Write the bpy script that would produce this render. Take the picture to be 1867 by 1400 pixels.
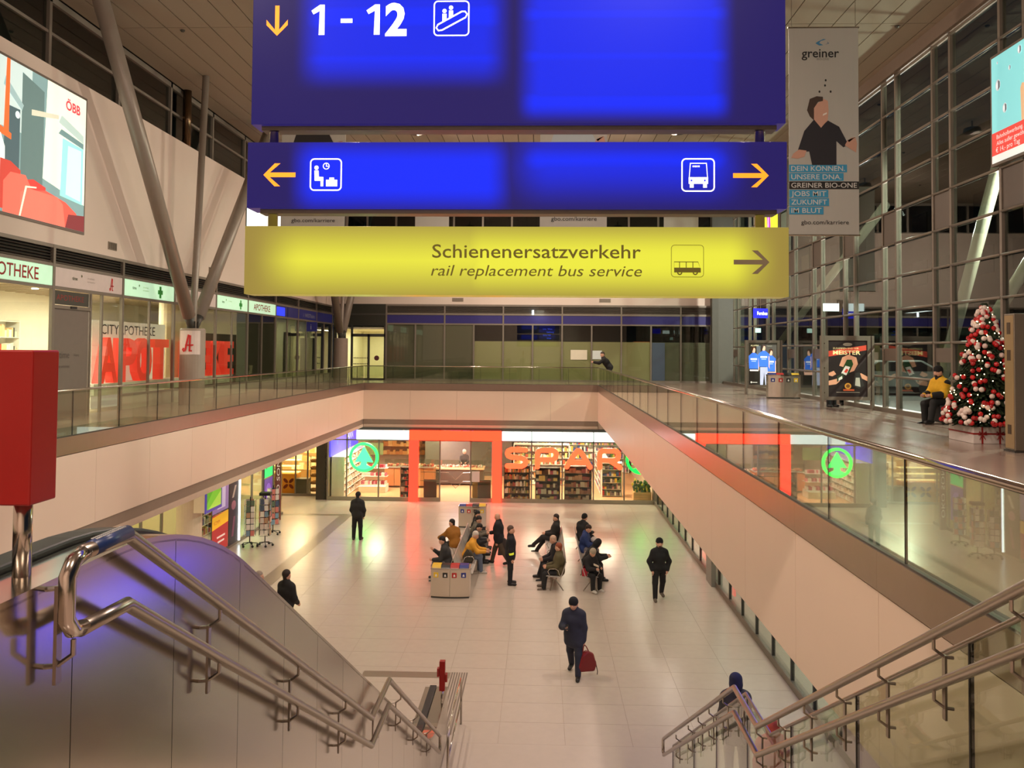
import bpy, bmesh, math, random
import numpy as np
from mathutils import Vector, Matrix
random.seed(7)
D = bpy.data
SC = bpy.context.scene
COL = SC.collection
for o in list(D.objects):
    D.objects.remove(o, do_unlink=True)
PI = math.pi

# ------------------------------------------------------------------ camera
cam = D.cameras.new('camera')
cam.sensor_fit = 'HORIZONTAL'
cam.sensor_width = 36.0
cam.lens = 28.92
cam.shift_y = -0.0573
cam.clip_start = 0.05
cam.clip_end = 400
camo = D.objects.new('camera', cam)
COL.objects.link(camo)
camo.matrix_world = (Matrix.Translation((0, 0, 7.2)) @ Matrix.Rotation(math.radians(1.979), 4, 'Z')
                     @ Matrix.Rotation(math.radians(91.7795), 4, 'X') @ Matrix.Rotation(math.radians(0.4412), 4, 'Z'))
SC.camera = camo

# ------------------------------------------------------------------ world, exposure
world = D.worlds.new('night_sky')
SC.world = world
world.use_nodes = True
bg = world.node_tree.nodes['Background']
bg.inputs[0].default_value = (0.010, 0.013, 0.020, 1)
bg.inputs[1].default_value = 1.0
SC.view_settings.view_transform = 'Standard'
SC.view_settings.look = 'None'
SC.view_settings.gamma = 1.0
SC.view_settings.exposure = 0.0
SC.view_settings.use_curve_mapping = False

WARM = (1.0, 0.80, 0.67)

def area(name, loc, size, power, color=WARM, rot=(0, 0, 0), sy=None, spread=None):
    l = D.lights.new(name, 'AREA')
    l.energy = power
    l.color = color
    if sy:
        l.shape = 'RECTANGLE'; l.size = size; l.size_y = sy
    else:
        l.shape = 'DISK'; l.size = size
    if spread:
        l.spread = math.radians(spread)
    o = D.objects.new(name, l)
    COL.objects.link(o)
    o.location = loc
    o.rotation_euler = rot
    return o

# hall floodlights under the roof, aimed down into the hall
FLOODS = [(4.6, 8.2), (-1.0, 9.0), (4.8, 19.0), (-4.5, 19.0), (4.8, 29.0), (-4.5, 29.0), (4.8, 38.5), (-4.5, 38.5), (2.0, -1.0), (-6.0, -1.0)]
for (fx, fy) in FLOODS:
    pw = 790 if fy > 5 else 700
    area('floodlight', (fx, fy, 14.9), 0.5, pw, WARM, (0, 0.75 if fx > 0 else -0.62, 0))
# downlights below the gallery on the lower level
for y in range(14, 40, 4):
    area('gallery_downlight', (4.1, y, 3.42), 0.35, 16, (1.0, .88, .74))
    area('gallery_downlight', (-9.8, y, 3.42), 0.35, 18, (1.0, .84, .66))

# ------------------------------------------------------------------ materials
def lin(c):
    def f(v):
        v /= 255.0
        return v / 12.92 if v <= 0.04045 else ((v + 0.055) / 1.055) ** 2.4
    return (f(c[0]), f(c[1]), f(c[2]), 1.0)

MC = {}
def mat(name, c=(128, 128, 128), rough=0.5, metal=0.0, var=0.07, scale=6.0, emit=0.0, bump=0.0, aniso=None, spec=0.5, coat=0.0):
    key = (name, c, rough, metal, emit)
    if key in MC:
        return MC[key]
    m = D.materials.new(name)
    m.use_nodes = True
    nt = m.node_tree
    b = nt.nodes['Principled BSDF']
    L = lin(c)
    b.inputs['Roughness'].default_value = rough
    b.inputs['Metallic'].default_value = metal
    b.inputs['Specular IOR Level'].default_value = spec
    if coat:
        b.inputs['Coat Weight'].default_value = coat
        b.inputs['Coat Roughness'].default_value = 0.08
    tc = nt.nodes.new('ShaderNodeTexCoord')
    nz = nt.nodes.new('ShaderNodeTexNoise')
    nz.inputs['Scale'].default_value = scale
    nz.inputs['Detail'].default_value = 4
    if aniso:
        mp = nt.nodes.new('ShaderNodeMapping')
        mp.inputs['Scale'].default_value = aniso
        nt.links.new(tc.outputs['Object'], mp.inputs[0])
        nt.links.new(mp.outputs[0], nz.inputs[0])
    else:
        nt.links.new(tc.outputs['Object'], nz.inputs[0])
    mx = nt.nodes.new('ShaderNodeMix')
    mx.data_type = 'RGBA'
    mx.inputs[6].default_value = tuple(v * (1 - var) for v in L[:3]) + (1,)
    mx.inputs[7].default_value = tuple(min(1, v * (1 + var)) for v in L[:3]) + (1,)
    nt.links.new(nz.outputs[0], mx.inputs[0])
    nt.links.new(mx.outputs[2], b.inputs['Base Color'])
    if emit:
        nt.links.new(mx.outputs[2], b.inputs['Emission Color'])
        b.inputs['Emission Strength'].default_value = emit
        b.inputs['Base Color'].default_value = L
    if bump:
        bp = nt.nodes.new('ShaderNodeBump')
        bp.inputs['Strength'].default_value = bump
        bp.inputs['Distance'].default_value = 0.01
        nt.links.new(nz.outputs[0], bp.inputs['Height'])
        nt.links.new(bp.outputs[0], b.inputs['Normal'])
    MC[key] = m
    return m

def emat(name, disp, s):
    """glowing panel: shows as colour disp, brightest channel s times over white"""
    key = (name, disp, s, 'e')
    if key in MC: return MC[key]
    m = mat(name + '_', disp, .4, emit=s)
    m = m.copy(); m.name = name
    L = lin(disp); mx = max(L[:3])
    c = [1.0 if v > .96 * mx else v / s for v in L[:3]]
    for n in m.node_tree.nodes:
        if n.type == 'MIX':
            n.inputs[6].default_value = tuple(v * .98 for v in c) + (1,); n.inputs[7].default_value = tuple(c) + (1,)
    b = m.node_tree.nodes['Principled BSDF']
    for l in list(m.node_tree.links):
        if l.to_socket == b.inputs['Base Color']: m.node_tree.links.remove(l)
    b.inputs['Base Color'].default_value = tuple(v * .5 for v in c) + (1,)
    MC[key] = m
    return m

def glass(name, tint=(0.86, 0.89, 0.82), ior=1.45, rough=0.0):
    if name in MC:
        return MC[name]
    m = D.materials.new(name)
    m.use_nodes = True
    nt = m.node_tree
    nt.nodes.remove(nt.nodes['Principled BSDF'])
    out = nt.nodes['Material Output']
    tr = nt.nodes.new('ShaderNodeBsdfTransparent')
    tr.inputs[0].default_value = tint + (1,)
    gl = nt.nodes.new('ShaderNodeBsdfGlossy')
    gl.inputs[0].default_value = (1, 1, 1, 1)
    gl.inputs['Roughness'].default_value = rough
    fr = nt.nodes.new('ShaderNodeFresnel')
    fr.inputs[0].default_value = ior
    # same reflectance from both sides of the pane
    ge = nt.nodes.new('ShaderNodeNewGeometry')
    mp = nt.nodes.new('ShaderNodeMix')
    mp.inputs[2].default_value = ior
    mp.inputs[3].default_value = 1.0 / ior
    nt.links.new(ge.outputs['Backfacing'], mp.inputs[0])
    nt.links.new(mp.outputs[0], fr.inputs[0])
    mx = nt.nodes.new('ShaderNodeMixShader')
    nt.links.new(fr.outputs[0], mx.inputs[0])
    nt.links.new(tr.outputs[0], mx.inputs[1])
    nt.links.new(gl.outputs[0], mx.inputs[2])
    nt.links.new(mx.outputs[0], out.inputs[0])
    MC[name] = m
    return m

STEEL = mat('brushed_steel', (170, 160, 150), 0.28, 1.0, aniso=(1, 1, 60), scale=8)
STEELP = mat('polished_steel', (200, 192, 182), 0.16, 1.0)
PANEL = mat('stainless_panel', (190, 182, 170), 0.17, 1.0, var=0.03, aniso=(.6, .6, 30), scale=3)
FRAME = mat('grey_aluminium_frame', (132, 122, 110), 0.45, 0.35)
FRAMED = mat('dark_grey_frame', (74, 72, 66), 0.45, 0.3)
WALLW = mat('white_plaster_wall', (226, 208, 194), 0.75, var=0.03, scale=1.5)
FASC = mat('cream_fascia_panel', (228, 204, 184), 0.42, var=0.02, scale=2)
TRIM = mat('brown_grey_metal_trim', (158, 138, 124), 0.28, 0.75, var=0.05)
SOFF = mat('soffit_brown', (140, 120, 104), 0.6)
SOFFL = mat('soffit_light', (196, 172, 152), 0.6)
DARK = mat('dark_gap', (38, 34, 30), 0.7)
BLACK = mat('black_rubber', (16, 15, 14), 0.45)
UPFLOOR = mat('upper_stone_floor', (160, 141, 128), 0.2, var=0.06, scale=2.2)
LOFLOOR = mat('lower_stone_tile', (190, 178, 164), 0.25, var=0.05, scale=5, spec=.42)
GROUT = mat('tile_joint', (160, 145, 128), 0.7)
GSTRIP = mat('grey_floor_strip', (134, 119, 103), 0.3)
CEIL = mat('perforated_ceiling_plank', (158, 145, 128), 0.7, var=0.08, aniso=(40, .4, 1), scale=4)
STRUT = mat('grey_painted_steel_strut', (150, 138, 126), 0.38, 0.2)
GLASS = glass('clear_glass')
GLASSB = glass('balustrade_glass', (0.83, 0.88, 0.78), 1.5)
GLASSF = glass('facade_glass', (0.62, 0.68, 0.64), 1.6)
GLASSG = glass('grey_shop_glass', (0.55, 0.56, 0.50), 1.45)
RED = mat('red_lacquer', (144, 16, 12), 0.38)

# ------------------------------------------------------------------ mesh builder
class MB:
    def __init__(s):
        s.v = []; s.f = []; s.m = []; s.cur = 0
    def mi(s, i):
        s.cur = i; return s
    def add(s, vs, fs):
        b = len(s.v)
        s.v += [tuple(v) for v in vs]
        s.f += [tuple(b + i for i in f) for f in fs]
        s.m += [s.cur] * len(fs)
        return s
    def box(s, x0, x1, y0, y1, z0, z1):
        vs = [(x0, y0, z0), (x1, y0, z0), (x1, y1, z0), (x0, y1, z0), (x0, y0, z1), (x1, y0, z1), (x1, y1, z1), (x0, y1, z1)]
        return s.add(vs, [(0, 3, 2, 1), (4, 5, 6, 7), (0, 1, 5, 4), (1, 2, 6, 5), (2, 3, 7, 6), (3, 0, 4, 7)])
    def cbox(s, c, d, R=None):
        hx, hy, hz = d[0] / 2, d[1] / 2, d[2] / 2
        vs = [Vector(p) for p in ((-hx, -hy, -hz), (hx, -hy, -hz), (hx, hy, -hz), (-hx, hy, -hz), (-hx, -hy, hz), (hx, -hy, hz), (hx, hy, hz), (-hx, hy, hz))]
        if R is not None:
            vs = [R @ v for v in vs]
        vs = [v + Vector(c) for v in vs]
        return s.add(vs, [(0, 3, 2, 1), (4, 5, 6, 7), (0, 1, 5, 4), (1, 2, 6, 5), (2, 3, 7, 6), (3, 0, 4, 7)])
    def tube(s, pts, r, n=10, cap=True, closed=False):
        P = [Vector(p) for p in pts]
        rs = r if isinstance(r, (list, tuple)) else [r] * len(P)
        rings = []
        prev = None
        N = len(P)
        for i in range(N):
            if closed:
                d = (P[(i + 1) % N] - P[i - 1])
            elif i == 0: d = P[1] - P[0]
            elif i == N - 1: d = P[-1] - P[-2]
            else: d = (P[i + 1] - P[i]).normalized() + (P[i] - P[i - 1]).normalized()
            d.normalize()
            if prev is None:
                a = Vector((0, 0, 1)) if abs(d.z) < 0.9 else Vector((1, 0, 0))
                u = d.cross(a).normalized()
            else:
                u = (prev - d * prev.dot(d)).normalized()
            prev = u
            w = d.cross(u)
            rr = rs[i]
            if 0 < i < N - 1 and not closed:
                c = (P[i + 1] - P[i]).normalized().dot((P[i] - P[i - 1]).normalized())
                k = 1 / max(0.6, math.sqrt(max(0.05, (1 + c) / 2)))
            else:
                k = 1
            rings.append([P[i] + (u * math.cos(2 * PI * j / n) + w * math.sin(2 * PI * j / n)) * rr * (1 + (k - 1) * .5) for j in range(n)])
        vs = [v for R in rings for v in R]
        fs = []
        last = N if closed else N - 1
        for i in range(last):
            a = i * n; b = ((i + 1) % N) * n
            for j in range(n):
                fs.append((a + j, a + (j + 1) % n, b + (j + 1) % n, b + j))
        if cap and not closed:
            fs.append(tuple(range(n - 1, -1, -1)))
            fs.append(tuple((N - 1) * n + j for j in range(n)))
        return s.add(vs, fs)
    def prism(s, pts, a, b, fn):
        """polygon pts (2d) extruded between a and b; fn(u, v, w) gives the 3d point"""
        n = len(pts)
        vs = [fn(u, v, a) for u, v in pts] + [fn(u, v, b) for u, v in pts]
        fs = [tuple(range(n - 1, -1, -1)), tuple(range(n, 2 * n))]
        for i in range(n):
            j = (i + 1) % n
            fs.append((i, j, n + j, n + i))
        return s.add(vs, fs)
    def lathe(s, prof, c, n=20):
        vs = []
        for r, z in prof:
            for j in range(n):
                t = 2 * PI * j / n
                vs.append((c[0] + r * math.cos(t), c[1] + r * math.sin(t), c[2] + z))
        fs = []
        for i in range(len(prof) - 1):
            for j in range(n):
                fs.append((i * n + j, i * n + (j + 1) % n, (i + 1) * n + (j + 1) % n, (i + 1) * n + j))
        fs.append(tuple(range(n - 1, -1, -1)))
        fs.append(tuple((len(prof) - 1) * n + j for j in range(n)))
        return s.add(vs, fs)
    def ball(s, c, r, n=8, m=6, sc=(1, 1, 1)):
        vs = [(c[0], c[1], c[2] - r * sc[2])]
        for i in range(1, m):
            p = -PI / 2 + PI * i / m
            for j in range(n):
                t = 2 * PI * j / n
                vs.append((c[0] + r * sc[0] * math.cos(p) * math.cos(t), c[1] + r * sc[1] * math.cos(p) * math.sin(t), c[2] + r * sc[2] * math.sin(p)))
        vs.append((c[0], c[1], c[2] + r * sc[2]))
        fs = []
        for j in range(n):
            fs.append((0, 1 + (j + 1) % n, 1 + j))
            for i in range(m - 2):
                a = 1 + i * n; b = a + n
                fs.append((a + j, a + (j + 1) % n, b + (j + 1) % n, b + j))
            a = 1 + (m - 2) * n
            fs.append((a + j, a + (j + 1) % n, len(vs) - 1))
        return s.add(vs, fs)
    def build(s, name, mats, parent=None, local=False, smooth=False, bevel=0.0, center=True):
        me = D.meshes.new(name)
        V = np.array(s.v, dtype=float)
        if not isinstance(mats, (list, tuple)):
            mats = [mats]
        off = np.zeros(3)
        if center and not local:
            mn = V.min(0); mxx = V.max(0)
            off = np.array([(mn[0] + mxx[0]) / 2, (mn[1] + mxx[1]) / 2, mn[2]])
        me.from_pydata((V - off).tolist(), [], s.f)
        for m in mats:
            me.materials.append(m)
        if len(mats) > 1:
            me.polygons.foreach_set('material_index', s.m)
        if smooth:
            me.polygons.foreach_set('use_smooth', [True] * len(me.polygons))
        me.update()
        o = D.objects.new(name, me)
        COL.objects.link(o)
        if parent is not None:
            o.parent = parent
        if not local:
            pw = np.array(wloc(parent)) if parent is not None else np.zeros(3)
            o.location = tuple(off - pw)
        if bevel:
            bv = o.modifiers.new('bevel', 'BEVEL')
            bv.width = bevel; bv.segments = 2; bv.limit_method = 'ANGLE'
        return o

def wloc(o):
    l = Vector((0, 0, 0))
    while o is not None:
        l = l + o.location
        o = o.parent
    return l

def tag(o, label=None, cat=None, group=None, kind=None):
    if label: o['label'] = label
    if cat: o['category'] = cat
    if group: o['group'] = group
    if kind: o['kind'] = kind
    return o

def thing(name, label, cat, loc=(0, 0, 0), rz=0.0, group=None):
    o = D.objects.new(name, None)
    COL.objects.link(o)
    o.empty_display_size = 0.1
    o.location = loc
    o.rotation_euler = (0, 0, rz)
    return tag(o, label, cat, group)

def struct(name, mb, m, parent=None, **k):
    o = mb.build(name, m, parent, **k)
    if parent is None:
        o['kind'] = 'structure'
    return o

def sthing(name, loc=(0, 0, 0)):
    o = D.objects.new(name, None)
    COL.objects.link(o)
    o.empty_display_size = 0.1
    o.location = loc
    o['kind'] = 'structure'
    return o

def dup(o, loc, parent=None):
    c = o.copy()
    COL.objects.link(c)
    c.parent = parent
    c.location = loc
    return c

def dup_tree(o, loc, rz=None, label=None, group=None):
    c = o.copy()
    COL.objects.link(c)
    c.location = loc
    if rz is not None: c.rotation_euler = (0, 0, rz)
    if label: c['label'] = label
    if group: c['group'] = group
    for ch in list(o.children):
        k = ch.copy(); COL.objects.link(k); k.parent = c
        for g in list(ch.children):
            q = g.copy(); COL.objects.link(q); q.parent = k
    return c

def B(x0, x1, y0, y1, z0, z1):
    return MB().box(x0, x1, y0, y1, z0, z1)

# ---- flat lettering and print
def glyphs(s, size=1.0, extrude=0.0, bold=False, shear=0.0, space=1.0):
    c = D.curves.new('lettering', 'FONT')
    c.body = s
    c.size = size
    c.extrude = extrude
    c.shear = shear
    c.space_character = space
    c.resolution_u = 3
    if bold: c.offset = 0.02 * size if bold is True else bold * size
    o = D.objects.new('lettering', c)
    me = D.meshes.new_from_object(o)
    vs = [tuple(v.co) for v in me.vertices]
    fs = [tuple(p.vertices) for p in me.polygons]
    D.objects.remove(o); D.curves.remove(c); D.meshes.remove(me)
    return vs, fs

class Plane2:
    """a flat surface: origin (lower left), x direction, up direction"""
    def __init__(s, o, xd, ud):
        s.o = Vector(o); s.x = Vector(xd).normalized(); s.u = Vector(ud).normalized(); s.n = s.x.cross(s.u)
    def __call__(s, u, v, w=0.0):
        return tuple(s.o + s.x * u + s.u * v + s.n * w)

def put_text(mb, pl, txt, u, v, h=None, w=None, lift=0.004, depth=0.0, bold=False, shear=0.0, space=1.0, align='l'):
    """h: capital height"""
    vs, fs = glyphs(txt, 1.0, 0.0001 if depth else 0.0, bold, shear, space)
    if not vs: return
    x0 = min(p[0] for p in vs); x1 = max(p[0] for p in vs)
    sy = h / 0.69 if h else w / (x1 - x0)
    sx = w / (x1 - x0) if w else sy
    if align == 'c': u -= (x1 - x0) * sx / 2
    out = []
    for p in vs:
        wz = lift + (depth if (depth and p[2] > 0) else 0.0)
        out.append(pl(u + (p[0] - x0) * sx, v + p[1] * sy, wz))
    mb.add(out, fs)

def flat(mb, pl, pts, lift=0.003):
    mb.add([pl(u, v, lift) for u, v in pts], [tuple(range(len(pts)))])

def rect(u0, v0, u1, v1):
    return [(u0, v0), (u1, v0), (u1, v1), (u0, v1)]

def disc(cx, cy, rx, ry=None, n=24):
    ry = ry or rx
    return [(cx + rx * math.cos(2 * PI * i / n), cy + ry * math.sin(2 * PI * i / n)) for i in range(n)]

def rrect(u0, v0, u1, v1, r, n=5):
    pts = []
    for cx, cy, a0 in ((u1 - r, v0 + r, -PI / 2), (u1 - r, v1 - r, 0), (u0 + r, v1 - r, PI / 2), (u0 + r, v0 + r, PI)):
        for i in range(n + 1):
            a = a0 + PI / 2 * i / n
            pts.append((cx + r * math.cos(a), cy + r * math.sin(a)))
    return pts

def outline(mb, pl, pts, t, lift=0.004, closed=True):
    """flat line of width t along pts"""
    n = len(pts)
    P = [Vector((p[0], p[1])) for p in pts]
    A = []; Bq = []
    for i in range(n):
        if closed: d = P[(i + 1) % n] - P[i - 1]
        else: d = P[min(i + 1, n - 1)] - P[max(i - 1, 0)]
        if d.length < 1e-9: d = Vector((1, 0))
        d.normalize()
        nn = Vector((-d.y, d.x)) * t / 2
        A.append(P[i] + nn); Bq.append(P[i] - nn)
    vs = [pl(p.x, p.y, lift) for p in A] + [pl(p.x, p.y, lift) for p in Bq]
    fs = []
    for i in range(n if closed else n - 1):
        j = (i + 1) % n
        fs.append((i, n + i, n + j, j))
    mb.add(vs, fs)

def picture(name, parent, pl, W, H, items, emit=0.0, rough=0.5, lift0=0.002):
    """flat print: items are (colour, polygon in 0..1) or (colour, ('t', text, u, v, h, opts))"""
    mats = []; idx = {}
    mb = MB()
    for k, it in enumerate(items):
        c, g = it[0], it[1]
        if c not in idx:
            idx[c] = len(mats)
            mats.append(mat('print', c, rough, emit=emit, var=0.03))
        mb.mi(idx[c])
        lift = lift0 + 0.0006 * k
        if g and g[0] == 't':
            o = g[5] if len(g) > 5 else {}
            put_text(mb, pl, g[1], g[2] * W, g[3] * H, h=g[4] * H, lift=lift, **o)
        else:
            flat(mb, pl, [(u * W, v * H) for u, v in g], lift)
    return mb.build(name, mats, parent)
# ================================================================== STRUCTURE
ZU = 5.55
XL, XR, YB = -8.45, 2.75, 39.3      # void edges
FL = MB()
FL.box(-8.15, 5.45, 15.3, 39.3, -.12, -.005)
floor = sthing('floor', (0, 20, 0))
struct('joint_bed', FL, GROUT, floor)
fl2 = MB()
fl2.box(-22, -8.65, -8, 60, -.12, 0).box(5.45, 14, -8, 60, -.12, 0).box(-8.65, 5.45, -8, 15.3, -.12, 0).box(-8.65, 5.45, 39.3, 60, -.12, 0).box(-8.65, -8.15, 36.0, 39.3, -.12, 0)
struct('floor_slab', fl2, LOFLOOR, floor)
struct('grey_strip', B(-8.65, -8.15, 15.3, 36.0, -.12, .001), GSTRIP, floor)
struct('grey_strip', B(-11.4, -8.65, 35.6, 35.95, -.01, .0015), GSTRIP, floor)
struct('grey_strip', B(-3.9, -1.95, 18.25, 18.58, -.01, .0015), GSTRIP, floor)
for i in range(7):
    struct('tactile_rib', B(-1.93 + i * .055, -1.90 + i * .055, 15.6, 18.58, -.01, .005), mat('tactile_rib_grey', (120, 108, 96), .5), floor)
tw, td = 13.6 / 11, 24.0 / 27
t0 = None
for i in range(11):
    for j in range(27):
        x = -8.15 + i * tw; y = 15.3 + j * td
        if t0 is None:
            t0 = B(x + .003, x + tw - .003, y + .003, y + td - .003, -.02, 0).build('floor_tile', LOFLOOR, floor)
            tb = Vector(t0.location)
        else:
            dup(t0, (tb.x + i * tw, tb.y + j * td, tb.z), floor)

# upper slab
fu = MB()
fu.box(-11.3, -8.5, -8, 45.2, 5.22, ZU).box(-8.5, 2.8, 39.36, 45.2, 5.22, ZU).box(2.8, 10.2, -8, 45.2, 5.22, ZU).box(-8.5, 2.8, -8, 3.02, 5.22, ZU)
struct('floor_upper', fu, UPFLOOR)
cl = MB()
cl.box(-22, -8.6, -8, 39.4, 3.5, 5.22).box(2.9, 12, -8, 39.4, 3.87, 5.22).box(-22, 12, 39.4, 58, 3.5, 5.22)
struct('ceiling_lower', cl, mat('lower_ceiling_board', (214, 196, 178), .7))

# gallery edge: cream panels, metal trim, soffit strips
def gallery(name, pl, length, step, strips=True):
    st = sthing(name, pl(0, 0, 0))
    n = int(math.ceil(length / step))
    for i in range(n):
        a = i * step + .003; b = min(length, (i + 1) * step) - .003
        mb = MB().prism(rect(a, 3.88, b, 5.27), -.06, 0, pl)
        mb.build('fascia_panel', FASC, st)
        MB().prism(rect(a - .002, 5.285, b + .002, 5.60), -.08, .012, pl).build('metal_trim', TRIM, st)
    MB().prism(rect(0, 3.86, length, 5.60), -.12, -.062, pl).build('backing', DARK, st)
    if not strips: return st
    MB().prism(rect(0, 3.64, length, 3.88), -.09, -.03, pl).build('soffit_strip', SOFF, st)
    MB().prism(rect(0, 3.50, length, 3.64), -.09, -.012, pl).build('soffit_strip', SOFFL, st)
    return st
Y0 = -4.0
PLL = Plane2((XL, Y0, 0), (0, 1, 0), (0, 0, 1))
PLR = Plane2((XR, YB, 0), (0, -1, 0), (0, 0, 1))
PLB = Plane2((XL, YB, 0), (1, 0, 0), (0, 0, 1))
gallery('wall_left_gallery', PLL, YB - Y0, 2.165)
gallery('wall_right_gallery', PLR, YB - Y0, 2.165, False)
gallery('wall_back_gallery', PLB, XR - XL, 2.24)

def balustrade(label, pl, length, first, step, rail_r):
    t = thing('glass_balustrade', label, 'balustrade', pl(0, 5.6, 0), group='glass balustrades around the void')
    xs = [0.01]
    a = first
    while a < length - .2:
        if a > .2: xs.append(a)
        a += step
    xs.append(length - .01)
    for i in range(len(xs) - 1):
        MB().prism(rect(xs[i] + .006, 5.57, xs[i + 1] - .006, 6.415), -.034, -.018, pl).build('glass_pane', GLASSB, t)
        if i:
            MB().prism(rect(xs[i] - .005, 5.58, xs[i] + .005, 6.41), -.036, -.016, pl).build('pane_joint', DARK, t)
    mb = MB()
    mb.tube([pl(0, 6.43, -.026), pl(length, 6.43, -.026)], rail_r, 12)
    mb.build('handrail', STEELP, t, smooth=True)
    MB().prism(rect(0, 5.595, length, 5.615), -.05, -.002, pl).build('base_channel', FRAMED, t)
balustrade('glass balustrade along the left gallery in front of the pharmacy', PLL, YB - Y0, (14.69 - Y0) % 1.66, 1.66, .022)
balustrade('glass balustrade with steel handrail along the right gallery, mirroring the shop', PLR, YB - Y0, (YB - 4.71) % 1.66, 1.66, .032)
balustrade('short glass balustrade across the far end of the void', PLB, XR - XL, 1.4, 1.4, .02)

# ---- roof
ceil = sthing('ceiling', (0, 20, 15.3))
struct('ceiling_deck', B(-11.6, 10.3, -8, 46, 15.42, 15.6), DARK, ceil)
struct('ceiling_near', B(-11.6, 10.3, -8, 11.98, 15.34, 15.4), CEIL, ceil)
p0 = None
npl = 37
pw = 21.4 / npl
for i in range(npl):
    for j in range(4):
        x = -11.3 + i * pw; y = 12.0 + j * 8.35
        if p0 is None:
            p0 = B(x + .012, x + pw - .012, y + .01, y + 8.34, 15.34, 15.38).build('ceiling_plank', CEIL, ceil)
            pb = Vector(p0.location)
        else:
            dup(p0, (pb.x + i * pw, pb.y + j * 8.35, pb.z), ceil)
s0 = None
for i in range(6):
    for j in range(5):
        x = -9.2 + i * 3.6; y = 14 + j * 6.5
        if s0 is None:
            s0 = MB().lathe([(.03, 0), (.06, .03), (.06, .05)], (x, y, 15.285), 10).build('sprinkler_head', FRAMED, ceil)
            sb = Vector(s0.location)
        else:
            dup(s0, (sb.x + i * 3.6, sb.y + j * 6.5, sb.z), ceil)
# flood fixtures
for k, (fx, fy) in enumerate(FLOODS):
    if fy < 5: continue
    t = thing('ceiling_floodlight', 'round ceiling floodlight under the grey plank roof', 'lamp', (fx, fy, 14.95), group='ceiling floodlights')
    MB().lathe([(.27, 0), (.29, .02), (.27, .16), (.10, .22)], (fx, fy, 14.92), 16).build('housing', FRAMED, t)
    MB().tube([(fx, fy, 15.1), (fx, fy, 15.36)], .03, 8).build('stem', FRAMED, t)

# ---- left wall
struct('wall_left', B(-11.5, -11.15, -8, 45, 9.56, 13.6), WALLW)
win = sthing('window_1', (-11.3, 20, 13.6))
LB = [12.1, 15.25, 18.42, 21.56, 24.66, 27.89, 30.96, 34.28, 37.5, 40.6, 43.7]
for y in [5.8, 9.0] + LB:
    struct('mullion', B(-11.5, -11.36, y - .05, y + .05, 13.6, 15.35), FRAME, win)
struct('transom', B(-11.5, -11.38, -4, 45, 14.45, 14.52), FRAME, win)
struct('transom', B(-11.5, -11.36, -4, 45, 13.6, 13.68), FRAMED, win)
struct('transom', B(-11.5, -11.36, -4, 45, 15.2, 15.35), FRAME, win)
for a, b in zip([5.8, 9.0] + LB[:-1], [9.0] + LB):
    struct('pane', B(-11.45, -11.44, a + .05, b - .05, 13.64, 15.22), GLASSF, win)
struct('wall_left_outer', B(-13.2, -13.0, -4, 46, 9, 17), mat('night_dark_wall', (34, 34, 36), .8))
for y in (25.4, 14.2, 38.2):
    tag(MB().tube([(-11.2, y, 13.6), (-11.2, y, 15.4)], .13, 14).build('steel_post', mat('bronze_steel', (96, 74, 52), .22, .8), smooth=True),
        {25.4: 'dark polished post beside the high left window above the pharmacy', 14.2: 'dark post beside the high left window nearest the camera', 38.2: 'dark post beside the high left window near the far end'}[y], 'post', 'posts beside the left clerestory')
# small vents on walls
def vent(loc, ax, label):
    t = thing('wall_vent', label, 'vent', loc, group='small wall vents')
    x, y, z = loc
    vm = mat('vent_metal', (150, 136, 120), .5, .3)
    if ax == 'x':
        B(x, x + .02, y, y + .42, z, z + .2).build('vent_plate', vm, t)
        for i in range(6): B(x + .02, x + .035, y + .03 + i * .065, y + .055 + i * .065, z + .02, z + .18).build('vent_bar', FRAME, t)
    else:
        B(x, x + .62, y - .02, y, z, z + .2).build('vent_plate', vm, t)
        for i in range(7): B(x + .04 + i * .08, x + .08 + i * .08, y - .035, y - .02, z + .02, z + .18).build('vent_bar', FRAME, t)
vent((-11.15, 20.75, 9.74), 'x', 'small louvred vent on the white left wall below the train screen')
vent((-11.15, 27.2, 9.74), 'x', 'small louvred vent on the white left wall behind the forked column')
vent((-4.85, 44.95, 9.88), 'y', 'small louvred vent on the white far wall, left of two')
vent((3.2, 44.95, 9.88), 'y', 'small louvred vent on the white far wall, right of two')

# ---- back wall
struct('wall_back', B(-11.4, 10.9, 44.95, 45.3, 9.72, 13.7), WALLW)
win2 = sthing('window_2', (0, 45, 13.7))
x = -11.2
while x < 10.8:
    struct('mullion', B(x - .05, x + .05, 44.98, 45.14, 13.7, 15.35), FRAME, win2)
    struct('pane', B(x + .05, x + 1.55, 45.05, 45.06, 13.72, 15.3), GLASSF, win2)
    x += 1.6
struct('transom', B(-11.3, 10.8, 44.97, 45.14, 13.66, 13.76), FRAME, win2)
struct('transom', B(-11.3, 10.8, 44.97, 45.14, 15.2, 15.35), FRAME, win2)
struct('wall_back_outer', B(-13, 11.5, 53.0, 53.2, -1, 17), mat('night_dark_wall', (34, 34, 36), .8))

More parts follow.
